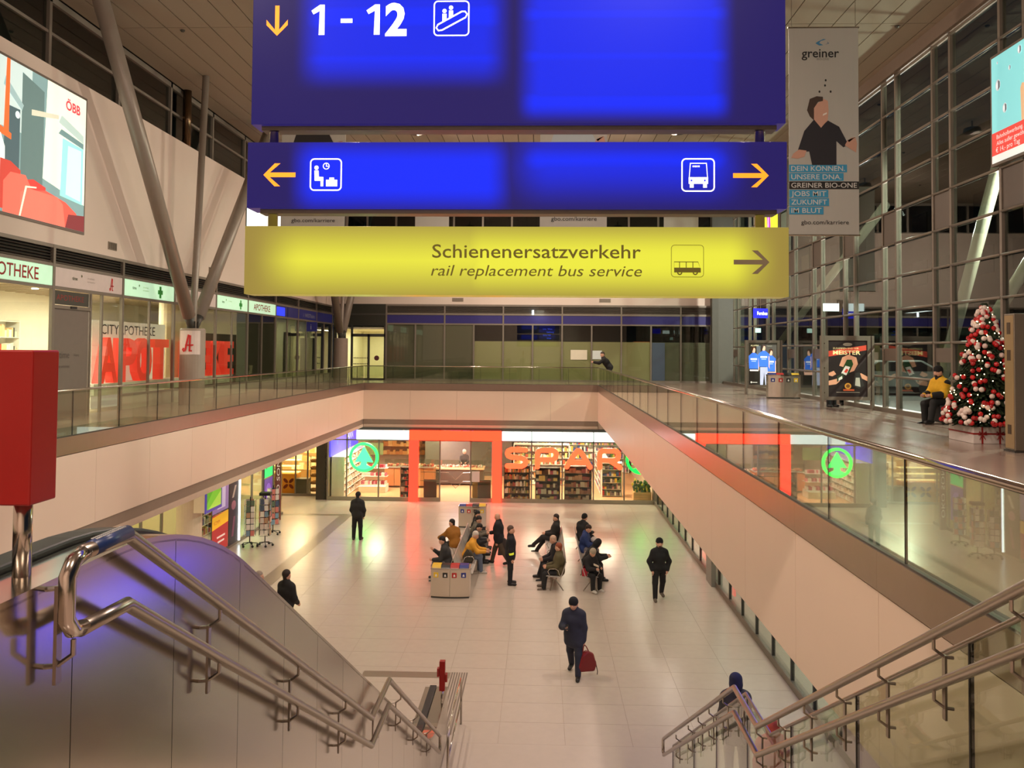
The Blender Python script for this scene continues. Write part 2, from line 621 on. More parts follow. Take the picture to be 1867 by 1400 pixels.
# ---- right glazed facade
fac = sthing('wall_right', (9.9, 28, ZU))
ZS = [6.55, 7.48, 8.42, 9.34, 10.27, 11.2, 12.13, 13.06, 14.0, 14.93]
pairs = [17.9 + 3.05 * n for n in range(-4, 9)]
mm = [y - .9 for y in pairs] + pairs
mm.sort()
m0 = B(9.84, 9.98, 0 - .045, .045, ZU, 15.36).build('mullion', FRAME, fac)
mb_ = Vector(m0.location)
for k, y in enumerate(mm):
    if k == 0:
        m0.location = (mb_.x, mb_.y + y, mb_.z)
    else:
        dup(m0, (mb_.x, mb_.y + y, mb_.z), fac)
pn = {}
tn = {}
for k in range(len(mm) - 1):
    a, b = mm[k] + .045, mm[k + 1] - .045
    wide = (b - a) > 1.2
    zz = [ZU + .12] + ZS + [15.3]
    for q in range(len(zz) - 1):
        key = (wide, round(zz[q + 1] - zz[q], 2))
        if key not in pn:
            pn[key] = B(9.90, 9.915, a, b, zz[q] + .03, zz[q + 1] - .03).build('pane', GLASSF, fac)
        else:
            o = pn[key]
            dup(o, (o.location.x, (a + b) / 2 - 28, zz[q] + .03 - ZU), fac)
    for q, z in enumerate(ZS):
        r = .035 if wide else .03
        if wide not in tn:
            tn[wide] = MB().tube([(9.84, a, z), (9.84, b, z)], r, 8).build('transom', FRAME, fac, smooth=True)
        else:
            o = tn[wide]
            dup(o, (o.location.x, (a + b) / 2 - 28, z - r - ZU), fac)
    if not wide:
        for z in (10.3, 7.0):
            B(9.87, 9.95, a, b, z, z + (.55 if z > 8 else .0) + .35).build('spandrel_panel', mat('spandrel_grey', (104, 94, 84), .5), fac)
struct('sill', B(9.78, 10.0, 4, 45, ZU, ZU + .12), FRAME, fac)
struct('head_beam', B(9.7, 10.0, -8, 45, 14.98, 15.36), mat('head_beam_brown', (122, 106, 92), .5), fac)
struct('end_panel', B(9.2, 10.9, 44.4, 44.95, ZU, 15.36), mat('green_grey_panel', (84, 84, 72), .5), fac)

# ---- lower right shop glazing below the gallery
lw = sthing('window_3', (5.45, 26, 0))
struct('plinth', B(5.42, 5.6, 8, 39.3, 0, .16), FRAME, lw)
struct('head', B(5.45, 5.6, 8, 39.3, 3.2, 3.86), FRAMED, lw)
y = 8.0
k = 0
while y < 39:
    struct('mullion', B(5.44, 5.52, y - .03, y + .03, .16, 3.2), FRAMED, lw)
    struct('pane', B(5.47, 5.48, y + .03, y + 1.42, .17, 3.2), GLASS, lw)
    y += 1.45; k += 1
struct('wall_right_lower', B(7.2, 7.4, 6, 39.3, 0, 3.5), mat('shop_back_wall', (196, 204, 196), .7))
struct('column_cladding', B(5.3, 5.44, 25.7, 26.5, 0, 3.5), mat('grey_cladding', (150, 150, 140), .5), lw)
area('shop_strip_light', (6.3, 30, 3.3), .6, 130, (0.9, 1.0, .95), sy=16)
area('shop_strip_light', (6.3, 16, 3.3), .6, 110, (0.9, 1.0, .95), sy=10)

struct('wall_near', B(-11.5, 10.2, -8.3, -8.0, ZU, 15.4), WALLW)
struct('wall_left_near', B(-11.5, -11.15, -8, 12.1, ZU, 9.56), WALLW)
struct('wall_near_lower', B(-16, 7.4, -6.3, -6.0, 0, 3.5), WALLW)
# ================================================================== STAIRS AND ESCALATOR
SL = 0.587
ZLND = 2.775
RUN = ZLND / SL
YS1, YS2 = 3.1, 3.1 + RUN           # upper flight
YS3, YS4 = YS2 + .92, YS2 + .92 + RUN
def stair_z(y):
    if y < YS1: return ZU
    if y < YS2: return ZU - SL * (y - YS1)
    if y < YS3: return ZLND
    if y < YS4: return ZLND - SL * (y - YS3)
    return 0.0
stone = mat('stair_stone', (170, 156, 140), .35, var=.06)
st = thing('staircase', 'stone staircase with a middle landing going down to the lower hall', 'stairs', (.24, YS4, 0))
n = 17
for f, (ya, za) in enumerate(((YS1, ZU), (YS3, ZLND))):
    for i in range(n):
        z = za - (i + 1) * ZLND / n
        if z < .01: continue
        y = ya + i * RUN / n
        B(-1.655, 2.12, y - (.25 if i else .05), y + RUN / n, z - .2 if z > .25 else .003, z).build('step', stone, st)
B(-1.66, 2.12, YS2 - .02, YS3, ZLND - .25, ZLND + .001).build('landing', stone, st)

def rail_path(X, h, ystart, yend):
    ys = [ystart, YS1 + .02, YS2 + .02, YS3, yend]
    return [(X, y, stair_z(y) + h) for y in ys]

def handrail(label, X, sgn, yb, y0, yend):
    """two tubes joined by round loops, on flat steel brackets; sgn points from tube to wall"""
    t = thing('stair_handrail', label, 'handrail', (X, y0, 5.5))
    hi, lo = .945, .685
    pu = rail_path(X, hi, y0, yend); pd = rail_path(X, lo, y0, yend)
    r = .027
    zt, zb = pu[0][2], pd[0][2]
    loop = [(X, y0 + .02, zt), (X, y0 - .05, zt - .015), (X, y0 - .085, zt - .06), (X, y0 - .085, zb + .06), (X, y0 - .05, zb + .015), (X, y0 + .02, zb)]
    MB().tube([pu[0]] + pu[1:], r, 14).build('upper_rail', STEEL, t, smooth=True)
    MB().tube([pd[0]] + pd[1:], r, 14).build('lower_rail', STEEL, t, smooth=True)
    MB().tube(loop, r, 14).build('end_loop', STEELP, t, smooth=True)
    e1, e2 = pu[-1], pd[-1]
    MB().tube([e1, (X, yend + .06, e1[2] - .05), (X, yend + .06, e2[2] + .03), e2], r * .9, 12).build('end_loop', STEELP, t, smooth=True)
    for y in yb:
        z = stair_z(y)
        m = MB()
        xw = X + sgn * .055
        m.box(xw - .006, xw + .006, y - .016, y + .016, z + lo - .17, z + hi - .10)
        m.tube([(X, y, z + hi - .02), (X, y, z + hi - .07), (xw, y, z + hi - .11), (X + sgn * .10, y, z + hi - .115)], .009, 6)
        m.tube([(X, y, z + lo - .02), (X, y, z + lo - .07), (xw, y, z + lo - .11), (X + sgn * .10, y, z + lo - .115)], .009, 6)
        m.build('bracket', STEEL, t)
    return t
hl = handrail('double steel handrail on the stainless escalator wall at left', -1.57, -1, [2.76, 4.05, 5.41, 6.77, 8.18, 9.5, 10.85, 12.2], 2.80, 13.35)
mb = MB().tube([(-1.57, 2.86, ZU + .945), (-1.57, 3.11, ZU + .945)], .0295, 16)
bl = mb.build('braille_sleeve', mat('navy_sleeve', (30, 48, 92), .35), hl, smooth=True)
m = MB()
random.seed(3)
for i in range(16):
    for q in range(2):
        m.box(-1.5725 - .012 + .016 * q, -1.5725 + .016 * q - .004, 2.88 + i * .013, 2.887 + i * .013, ZU + .973, ZU + .976)
m.build('raised_lettering', mat('silver_letters', (190, 190, 186), .4), bl)
hr = handrail('double steel handrail on the glass stair side at right', 2.04, 1, [2.2, 2.95, 3.66, 4.37, 5.07, 5.77, 6.47, 7.16, 7.87, 8.55, 9.27, 10.03, 10.7, 11.4, 12.4], 1.2, 13.6)

# glass side of the stairs, right
t = thing('stair_glass_side', 'tall glass panels with steel cap along the right side of the stairs', 'balustrade', (2.16, 8, 0))
seams = [1.25, 2.75, 4.235, 5.72, 7.18, 8.66, 10.15, 11.6, 13.4]
def gtop(y): return stair_z(y) + .88
def gbot(y): return max(.02, stair_z(y) - .45)
for a, b in zip(seams[:-1], seams[1:]):
    ys = sorted({a + .008, b - .008} | {q for q in (YS1, YS2, YS3, YS4) if a + .01 < q < b - .01})
    pts = [(y, gbot(y)) for y in ys] + [(y, gtop(y)) for y in reversed(ys)]
    MB().prism(pts, 2.152, 2.168, lambda u, v, w: (w, u, v)).build('glass_pane', GLASSB, t)
    B(2.149, 2.171, b - .008, b + .006, gbot(b), gtop(b)).build('pane_joint', BLACK, t)
MB().tube([(2.16, y, gtop(y) + .005) for y in (1.25, YS1, YS2, YS3, 13.4)], .016, 8).build('cap_rail', STEEL, t, smooth=True)
m = MB()
ys = [1.25, YS1, YS2, YS3, YS4, 13.6]
m.prism([(y, max(0, stair_z(y) - .5)) for y in ys] + [(y, max(.05, stair_z(y) - .22)) for y in reversed(ys)], 2.125, 2.148, lambda u, v, w: (w, u, v))
m.build('stringer', STEEL, t)

# escalator
def etop(y):
    yc = 3.963; k = .75; z0 = 6.403
    def ramp(y, yc, k):       # smooth max(0, y - yc)
        d = y - yc
        if d <= -k: return 0.0
        if d >= k: return d
        return (d + k) ** 2 / (4 * k)
    return z0 - SL * ramp(y, yc, k) + SL * ramp(y, 13.25, .7)
es = thing('escalator', 'escalator with stainless side cladding and black handrail going down at left', 'escalator', (-2.6, 8, 0))
XE = -1.67
ycuts = [-1.2, .8] + [2.1 + .83 * i for i in range(0, 17)]
ycuts = [y for y in ycuts if y < 15.2] + [15.4]
for a, b in zip(ycuts[:-1], ycuts[1:]):
    nn = 6
    ys = [a + .0025 + (b - a - .005) * i / nn for i in range(nn + 1)]
    pts = [(y, max(.0, stair_z(y) - .4)) for y in ys] + [(y, etop(y) - .02) for y in reversed(ys)]
    MB().prism(pts, XE - .012, XE, lambda u, v, w: (w, u, v)).build('cladding_panel', PANEL, es)
ys = [-1.2 + .15 * i for i in range(112)]
def ribbon(mb, xa, xb, dz0, dz1, ys, f=etop):
    pts = [(y, f(y) + dz0) for y in ys] + [(y, f(y) + dz1) for y in reversed(ys)]
    n = len(ys)
    vs = []
    for y in ys:
        z = f(y)
        vs += [(xa, y, z + dz0), (xb, y, z + dz0), (xb, y, z + dz1), (xa, y, z + dz1)]
    fs = []
    for i in range(n - 1):
        p = i * 4; q = p + 4
        for k in range(4):
            fs.append((p + k, q + k, q + (k + 1) % 4, p + (k + 1) % 4))
    fs += [(0, 1, 2, 3), tuple((n - 1) * 4 + k for k in (3, 2, 1, 0))]
    mb.add(vs, fs)
for (xa, xb, xh) in ((-1.875, XE, -1.945), (-3.60, -3.35, -3.29)):
    m = MB(); ribbon(m, xa, xb, -.03, 0, ys); m.build('deck_cover', PANEL, es)
    m = MB(); ribbon(m, xh - .062, xh + .062, -.045, .028, ys); h = m.build('rubber_handrail', BLACK, es, bevel=.012)
    m = MB(); ribbon(m, xh - .15 if xh > -2.5 else xh + .065, xh - .065 if xh > -2.5 else xh + .15, -.5, -.012, ys); m.build('inner_skirt', STEELP, es)
    m = MB(); ribbon(m, xh - .012, xh + .012, -1.0, -.05, ys); m.build('balustrade_core', STEEL, es)
m = MB()
for i in range(20):
    y = 4.6 + i * .42; z = max(.06, etop(y) - .98)
    m.box(-3.1, -2.1, y, y + .43, z - .25 if z > .3 else 0.0, z)
m.build('escalator_steps', mat('escalator_step_metal', (70, 68, 64), .45, .8), es)
B(-3.15, -2.1, 3.02, 4.6, 5.2, 5.54).build('top_comb_plate', STEEL, es)

# emergency stop posts
def stop_post(label, x, y, zb, zt, box, pr):
    t = thing('emergency_post', label, 'post', (x, y, zb), group='red emergency boxes on steel posts')
    MB().lathe([(pr * 1.9, 0), (pr * 1.9, .008), (pr, .012)], (x, y, zb), 20).build('base_flange', STEELP, t, smooth=False)
    MB().tube([(x, y, zb + .01), (x, y, zt + .05)], pr, 18).build('steel_post', STEELP, t, smooth=True)
    bx = B(x - box[0] / 2, x + box[0] / 2, y - box[1] / 2, y + box[1] / 2, zt, zt + box[2]).build('red_box', RED, t, bevel=.006)
    return t
p = stop_post('large red box on a steel post at the left edge, near the camera', -1.80, 2.83, 6.372, 6.66, (.14, .155, .53), .03)
p = stop_post('slim red box on a steel post at the foot of the escalator', -1.70, 14.75, .86, 1.17, (.10, .10, .52), .022)
B(-1.79, -1.755, 14.70, 14.80, 1.42, 1.56).build('red_button_housing', RED, p)
B(-1.645, -1.61, 14.70, 14.80, 1.33, 1.46).build('red_button_housing', RED, p)
t = thing('steel_barrier', 'short steel guard rail at the foot of the escalator', 'barrier', (-1.5, 15.2, 0))
MB().tube([(-1.48, 13.75, .0), (-1.48, 13.75, .82), (-1.48, 13.9, .92), (-1.48, 15.9, .92), (-1.48, 16.05, .82), (-1.48, 16.05, 0)], .02, 8).build('rail', STEELP, t, smooth=True)
MB().tube([(-1.48, 13.75, .45), (-1.48, 16.05, .45)], .015, 8).build('rail', STEELP, t, smooth=True)

# ================================================================== HANGING SIGN
def glow_mat(name, dark, lit, rects, strength, base, rough=.3):
    """sign face with the glow of tubes behind it painted into its emission: rects = (cx, cz, half width, half height, softness) in object space"""
    m = D.materials.new(name); m.use_nodes = True
    nt = m.node_tree; b = nt.nodes['Principled BSDF']
    tc = nt.nodes.new('ShaderNodeTexCoord'); sp = nt.nodes.new('ShaderNodeSeparateXYZ')
    nt.links.new(tc.outputs['Object'], sp.inputs[0])
    def math_(op, a, c=None):
        n = nt.nodes.new('ShaderNodeMath'); n.operation = op
        for i, q in enumerate((a, c)):
            if q is None: continue
            if isinstance(q, (int, float)): n.inputs[i].default_value = q
            else: nt.links.new(q, n.inputs[i])
        return n.outputs[0]
    acc = None
    for cx, cz, hw, hh, s, g in rects:
        vals = []
        for out, c, h in ((sp.outputs[0], cx, hw), (sp.outputs[2], cz, hh)):
            d = math_('ABSOLUTE', math_('SUBTRACT', out, c))
            mr = nt.nodes.new('ShaderNodeMapRange'); mr.interpolation_type = 'SMOOTHSTEP'
            nt.links.new(d, mr.inputs[0])
            mr.inputs[1].default_value = h + s; mr.inputs[2].default_value = h - s
            mr.inputs[3].default_value = 0; mr.inputs[4].default_value = 1
            vals.append(mr.outputs[0])
        v = math_('MULTIPLY', math_('MULTIPLY', vals[0], vals[1]), g)
        acc = v if acc is None else math_('MAXIMUM', acc, v)
    mx = nt.nodes.new('ShaderNodeMix'); mx.data_type = 'RGBA'  # soft tube glow painted as a blend from dark to lit emission
    mx.inputs[6].default_value = lin(dark); mx.inputs[7].default_value = lin(lit)
    nt.links.new(acc, mx.inputs[0])
    b.inputs['Base Color'].default_value = lin(base)
    nt.links.new(mx.outputs[2], b.inputs['Emission Color'])
    b.inputs['Emission Strength'].default_value = strength
    b.inputs['Roughness'].default_value = rough
    b.inputs['Specular IOR Level'].default_value = .12
    return m
YS = 6.5
def sx(px): return -2.374 + (px - 446.5) * .004346
def sz(py): return 7.639 + (538.5 - py) * .00441
SGX = (sx(446) + sx(1440)) / 2
sign = thing('hanging_sign', 'large suspended direction sign of two blue boards above one yellow board', 'sign', (SGX, YS + .12, 7.63))
PS = Plane2((0, YS, 0), (1, 0, 0), (0, 0, 1))
def spt(px, py): return (sx(px), sz(py))
def board(name, x0, x1, pt, pb, dark, lit, rects, strength, base):
    cx = (x0 + x1) / 2; z0 = sz(pb)
    rr = []
    for (a, b_, c, d, s, g) in rects:
        rr.append(((sx(a) + sx(c)) / 2 - cx, (sz(b_) + sz(d)) / 2 - z0, (sx(c) - sx(a)) / 2, (sz(b_) - sz(d)) / 2, s, g))
    o = B(x0, x1, YS, YS + .24, sz(pb), sz(pt)).build(name, glow_mat(name + '_face', dark, lit, rr, strength, base), sign, bevel=.004)
    return o
NAVY = (38, 30, 96); BLU = (22, 48, 255)
b1 = board('blue_board', sx(454), sx(1435), -80, 228, NAVY, BLU,
           [(560, 0, 912, 60, .10, 1), (560, 85, 912, 130, .12, .95), (560, -70, 912, 140, .14, .82),
            (962, 8, 1325, 48, .09, 1), (962, 85, 1325, 125, .09, .97), (962, 165, 1325, 210, .09, 1), (965, -60, 1322, 205, .12, .86)], 1.0, (12, 9, 18))
b2 = board('blue_board', sx(448.5), sx(1437), 261, 381.5, NAVY, BLU,
           [(550, 270, 920, 372, .13, 1), (962, 272, 1328, 318, .12, 1), (960, 262, 1330, 345, .22, .8)], 1.0, (12, 9, 18))
b3 = board('yellow_board', sx(446), sx(1440), 414.5, 538.5, (150, 132, 56), (244, 244, 62),
           [(505, 440, 1378, 512, .24, 1), (850, 430, 1370, 520, .17, 1)], .86, (92, 84, 56))
ORANGE = mat('orange_arrow', (255, 150, 30), .5, emit=1.0)
WHITE = mat('white_sign_print', (250, 250, 255), .5, emit=1.1)
GREYP = mat('grey_sign_print', (104, 96, 44), .6, emit=.22, spec=.1)
GREYA = mat('grey_arrow_print', (112, 98, 76), .6, emit=.3, spec=.1)
def arrow(cx, cy, L, H, t, ang, matl, par):
    # pointing right by default, design units in sign pixels
    h = H / 2
    pts = [(L / 2, 0), (L / 2 - h, h), (L / 2 - h - t * 1.25, h), (L / 2 - t * .5 - t * .9, t / 2), (-L / 2, t / 2), (-L / 2, -t / 2), (L / 2 - t * .5 - t * .9, -t / 2), (L / 2 - h - t * 1.25, -h), (L / 2 - h, -h)]
    ca, sa = math.cos(ang), math.sin(ang)
    m = MB()
    q = [(sx(cx + x * ca - y * sa), sz(cy - (x * sa + y * ca))) for x, y in pts]
    # fan of convex pieces
    for idx in ((0, 1, 2, 3), (0, 3, 6), (3, 4, 5, 6), (0, 6, 7, 8)):
        flat(m, PS, [q[i] for i in idx], .004)
    m.build('arrow', matl, par)
arrow(500, 37, 56, 40, 8, -PI / 2, ORANGE, b1)
arrow(509, 321, 60, 42, 8.5, PI, ORANGE, b2)
arrow(1372, 322, 64, 42, 8.5, 0, ORANGE, b2)
arrow(1373, 477, 64, 42, 8.5, 0, GREYA, b3)
for ch, p0, p1 in (('1', 565, 589), ('-', 619, 641), ('1', 668, 692), ('2', 702, 742)):
    m = MB()
    if ch == '-': flat(m, PS, [(sx(p0), sz(42)), (sx(p1), sz(42)), (sx(p1), sz(34)), (sx(p0), sz(34))], .005)
    elif ch == '1':
        flat(m, PS, [spt(p1 - 11, 64), spt(p1, 64), spt(p1, 8), spt(p1 - 9, 8)], .005)
        flat(m, PS, [spt(p0 - 1, 19), spt(p0 + 3, 26), spt(p1 - 8, 19), spt(p1 - 9, 8)], .0052)
    else: put_text(m, PS, ch, sx(p0), sz(64), h=sz(8) - sz(64), w=sx(p1) - sx(p0), bold=.035)
    m.build('dash' if ch == '-' else 'digit', WHITE, b1)
m = MB()
put_text(m, PS, 'Schienenersatzverkehr', sx(794), sz(471), h=sz(447) - sz(471), w=sx(1174) - sx(794), bold=.006)
m.build('lettering', GREYP, b3)
def ext(q):
    v, _ = glyphs(q, 1.0, 0, False, .22)
    return min(p[0] for p in v), max(p[0] for p in v)
FULL = 'rail replacement bus service'
fa, fb = ext(FULL)
ks = (sx(1176) - sx(792)) / (fb - fa)
pos = 0
for wd in FULL.split(' '):
    pre = FULL[:FULL.index(wd, pos) + len(wd)]
    pos = len(pre)
    wa, wb = ext(wd); pa, pb_ = ext(pre)
    m = MB()
    put_text(m, PS, wd, sx(792) + (pb_ - fa - (wb - wa)) * ks, sz(503.5), h=sz(484) - sz(503.5), w=(wb - wa) * ks, shear=.22)
    m.build('lettering', GREYP, b3)
def pic_frame(m, x0, y0, x1, y1, r=7, t=.011):
    outline(m, PS, [(sx(a), sz(b_)) for a, b_ in rrect(x0, y0, x1, y1, r)], t)
def pd(m, cx, cy, r): flat(m, PS, [(sx(a), sz(b_)) for a, b_ in reversed(disc(cx, cy, r, n=16))], .005)
def pp(m, pts): flat(m, PS, [spt(*p) for p in pts], .005)
# escalator pictogram
m = MB()
pic_frame(m, 793, 3, 857, 66)
outline(m, PS, [spt(*p) for p in [(800, 46), (844, 22), (850, 22), (854, 27), (851, 33), (808, 56), (801, 57), (797, 52)]], .013)
for cx, cy, yb in ((812, 21, 40), (824, 15, 33)):
    pd(m, cx, cy, 4)
    pp(m, [(cx - 4, cy + 5), (cx - 4, yb), (cx + 4, yb - 4), (cx + 4, cy + 5)])
m.build('escalator_pictogram', WHITE, b1)
# waiting room pictogram
m = MB()
pic_frame(m, 567, 292, 624, 349)
pd(m, 578, 308, 4)
pp(m, [(574, 313), (575, 331), (583, 331), (582, 313)])
pp(m, [(575, 324), (575, 332), (591, 332), (591, 325)])
pp(m, [(586, 326), (586, 342), (591, 342), (591, 326)])
pp(m, [(596, 330), (596, 342), (617, 342), (617, 330)])
pp(m, [(602, 326), (602, 330), (611, 330), (611, 326)])
outline(m, PS, [spt(*p) for p in disc(596, 305, 5.5, n=16)], .007)
pp(m, [(595.5, 301), (595.5, 306), (600, 306), (600, 304.5), (597, 304.5), (597, 301)])
m.build('waiting_room_pictogram', WHITE, b2)
# bus front pictogram
m = MB()
pic_frame(m, 1248, 292, 1306, 350)
outline(m, PS, [spt(*p) for p in [(1263, 300), (1292, 300), (1294, 326), (1261, 326)]], .010)
pp(m, [(1260, 325), (1260, 337), (1295, 337), (1295, 325)])
for a in (1262, 1286): pp(m, [(a, 337), (a, 344), (a + 7, 344), (a + 7, 337)])
for i in range(4): pp(m, [(1267 + 3.4 * i, 304), (1267 + 3.4 * i, 307), (1269.5 + 3.4 * i, 307), (1269.5 + 3.4 * i, 304)])
m.build('bus_pictogram', WHITE, b2)
m = MB()
for a in (1265, 1289): flat(m, PS, [(sx(u), sz(v)) for u, v in reversed(disc(a, 331, 1.8, n=10))], .007)
m.build('bus_headlights', mat('navy_print', BLU, .5, emit=.8), b2)
m = MB()
pic_frame(m, 1229, 447, 1287, 504, 6, .004)
pp(m, [(1234, 488), (1234, 496), (1282, 496), (1282, 488)])
outline(m, PS, [spt(*p) for p in [(1234, 477), (1277, 477), (1281, 488), (1234, 488)]], .006)
for a in (1243, 1255, 1267): pp(m, [(a, 477), (a, 488), (a + 1.4, 488), (a + 1.4, 477)])
for a in (1244, 1272): outline(m, PS, [spt(*p) for p in disc(a, 496, 3.6, n=14)], .010, .006)
m.build('bus_pictogram', GREYP, b3)
for px in (489, 1395):
    MB().tube([(sx(px), YS + .12, sz(420)), (sx(px), YS + .12, 15.4)], .039, 14).build('hanger_post', STEEL, sign, smooth=True)
for pt in (228, 381.5):
    B(sx(470), sx(1422), YS + .05, YS + .19, sz(pt + 8), sz(pt)).build('bottom_rail', mat('rail_grey', (104, 100, 90), .4, .6), sign)
# ================================================================== FORKED COLUMNS
def fork(y, label):
    x = -10.3
    t = thing('forked_column', label, 'column', (x, y, ZU), group='forked steel columns')
    MB().lathe([(.36, 0), (.36, 2.2), (.33, 2.24)], (x, y, ZU), 28).build('column_base', mat('column_concrete', (158, 142, 128), .5), t, smooth=False)
    MB().tube([(x, y, 7.7), (x, y, 8.1), (x + .25, y, 15.36)], [.10, .10, .10], 14).build('middle_strut', STRUT, t, smooth=True)
    for s in (-1, 1):
        pts = [(x, y + s * .10, 7.72), (x + .02, y + s * .34, 8.15), (x + .2, y + s * 5.95, 15.36)]
        MB().tube([pts[0], pts[1]], [.07, .15], 12).build('strut_foot', FRAMED, t, smooth=True)
        MB().tube([pts[1], pts[2]], [.19, .19], 18).build('leaning_strut', STRUT, t, smooth=True)
        MB().box(x - .12, x + .12, y + s * .12 - .02, y + s * .12 + .02, 7.6, 8.0).build('steel_plate', FRAMED, t)
    return t
c1 = fork(24.05, 'forked grey column with three struts standing in front of the pharmacy window')
c2 = fork(42.2, 'forked grey column in the far left corner beside the lit glass doors')
# pharmacy notice around the near column
t = thing('column_sign', 'white sign with a red letter wrapped on the forked column', 'sign', (-10.3, 24.05, 7.0))
m = MB()
pts = []
for i in range(9):
    a = -PI / 2 - .75 + i * 1.75 / 8
    pts.append((-10.3 + .375 * math.cos(a), 24.05 + .375 * math.sin(a)))
vs = [(p[0], p[1], 7.02) for p in pts] + [(p[0], p[1], 7.72) for p in pts] + [(-10.3 + (p[0] + 10.3) * .985, 24.05 + (p[1] - 24.05) * .985, 7.02) for p in pts] + [(-10.3 + (p[0] + 10.3) * .985, 24.05 + (p[1] - 24.05) * .985, 7.72) for p in pts]
n = 9
fs = []
for i in range(n - 1):
    fs += [(i, i + 1, n + i + 1, n + i), (2 * n + i, 3 * n + i, 3 * n + i + 1, 2 * n + i + 1), (n + i, n + i + 1, 3 * n + i + 1, 3 * n + i), (i, 2 * n + i, 2 * n + i + 1, i + 1)]
fs += [(0, n, 3 * n, 2 * n), (n - 1, 3 * n - 1, 4 * n - 1, 2 * n - 1)]
m.add(vs, fs)
m.build('sheet', mat('white_sheet', (226, 208, 200), .5), t)
def script_A(m, pl, u, v, h, lift=.006):
    w = h * .62
    T = h * .11
    outline(m, pl, [(u + w * .62, v + h * .02), (u + w * .66, v + h * .95), (u + w * .52, v + h), (u + w * .38, v + h * .6), (u + w * .22, v + h * .1), (u + w * .08, v + h * .03), (u, v + h * .13), (u + w * .1, v + h * .22)], T, lift, False)
    outline(m, pl, [(u + w * .2, v + h * .38), (u + w * .98, v + h * .40)], T * .8, lift, False)
    outline(m, pl, [(u + w * .62, v + h * .06), (u + w * .86, v + h * .06)], T * .7, lift, False)
REDP = mat('red_print', (205, 30, 30), .5)
m = MB(); script_A(m, Plane2((-10.42, 24.05 - .382, 7.0), (1, .06, 0), (0, 0, 1)), .0, .1, .5, .012); m.build('red_letter', REDP, t)

# ================================================================== LEFT SHOPFRONTS (upper level)
XW = -11.15
PW = Plane2((XW, 0, 0), (0, 1, 0), (0, 0, 1))
front = thing('pharmacy_shopfront', 'grey framed glass shopfront with louvre band along the left gallery', 'shopfront', (XW, 23, ZU))
for y in LB:
    B(XW - .06, XW + .02, y - .045, y + .045, ZU, 9.56).build('mullion', FRAME, front)
for z0, z1 in ((9.48, 9.56), (9.06, 9.13), (8.54, 8.61)):
    B(XW - .06, XW + .015, 12, 44, z0, z1).build('transom', FRAME, front)
B(XW - .4, XW - .1, 8, 44.5, 9.0, 9.56).build('louvre_backing', DARK, front)
sl0 = None
for k, (a, b) in enumerate(zip(LB[:-1], LB[1:])):
    for i in range(5):
        z = 9.14 + i * .068
        o = MB().cbox((XW - .05, (a + b) / 2, z + .03), (.07, b - a - .09, .012), Matrix.Rotation(.6, 3, 'Y')).build('louvre_slat', FRAMED if i % 5 else FRAME, front)
subs = {18.42: [20.02, 20.55], 21.56: [23.1], 24.66: [26.3], 27.89: [29.4], 15.25: [16.2], 30.96: [32.6], 34.28: [35.9], 37.5: [38.9], 40.6: [42.1], 12.1: []}
for a, b in zip(LB[:-1], LB[1:]):
    cuts = [a] + subs.get(a, []) + [b]
    for q in cuts[1:-1]:
        B(XW - .05, XW + .01, q - .03, q + .03, ZU, 8.55).build('mullion', FRAME, front)
    for p, q in zip(cuts[:-1], cuts[1:]):
        if abs(p - 18.42) < .01: continue
        B(XW - .035, XW - .025, p + .04, q - .04, ZU + .42, 8.54).build('pane', GLASS if a < 30 else GLASSG, front)
    if a != 18.42:
        B(XW - .06, XW + .005, a + .05, b - .05, ZU + .36, ZU + .42).build('sill_rail', FRAME, front)
        B(XW - .05, XW - .02, a + .05, b - .05, ZU, ZU + .36).build('base_panel', mat('pale_base_panel', (176, 166, 146), .5), front)
for a, b in ((30.0, 30.9), (31.02, 32.55), (32.65, 34.2)):
    B(XW - .07, XW - .05, a, b, ZU + .42, 8.54).build('window_film', mat('grey_green_film', (112, 114, 102), .4), front)
# closed pharmacy door
d = thing('pharmacy_door', 'closed grey sliding door under a dark display in the pharmacy front', 'door', (XW, 19.2, ZU))
B(XW - .06, XW - .02, 18.48, 19.95, ZU, 8.10).build('door_leaf', mat('grey_shutter', (120, 108, 98), .5), d)
B(XW - .08, XW + .02, 18.46, 20.0, 8.10, 8.18).build('door_head', FRAME, d)
B(XW - .02, XW + .04, 19.1, 19.35, 8.12, 8.18).build('motion_sensor', BLACK, d)
B(XW - .05, XW - .03, 18.50, 19.96, 8.2, 8.52).build('display_panel', mat('dark_display', (70, 70, 62), .3), d)
m = MB(); put_text(m, PW, 'APOTHEKE', 18.6, 8.30, h=.13, w=1.15, lift=-.025); m.build('display_text', mat('dim_red_led', (150, 60, 50), .6), d)
m = MB(); put_text(m, PW, 'time', 18.75, 6.95, h=.16, lift=-.015); put_text(m, PW, 'DIE APOTHEKE', 18.7, 6.72, h=.05, lift=-.015); put_text(m, PW, 'Eingang', 19.35, 7.0, h=.05, lift=-.015); m.build('door_print', mat('dark_print', (86, 76, 70), .6), d)

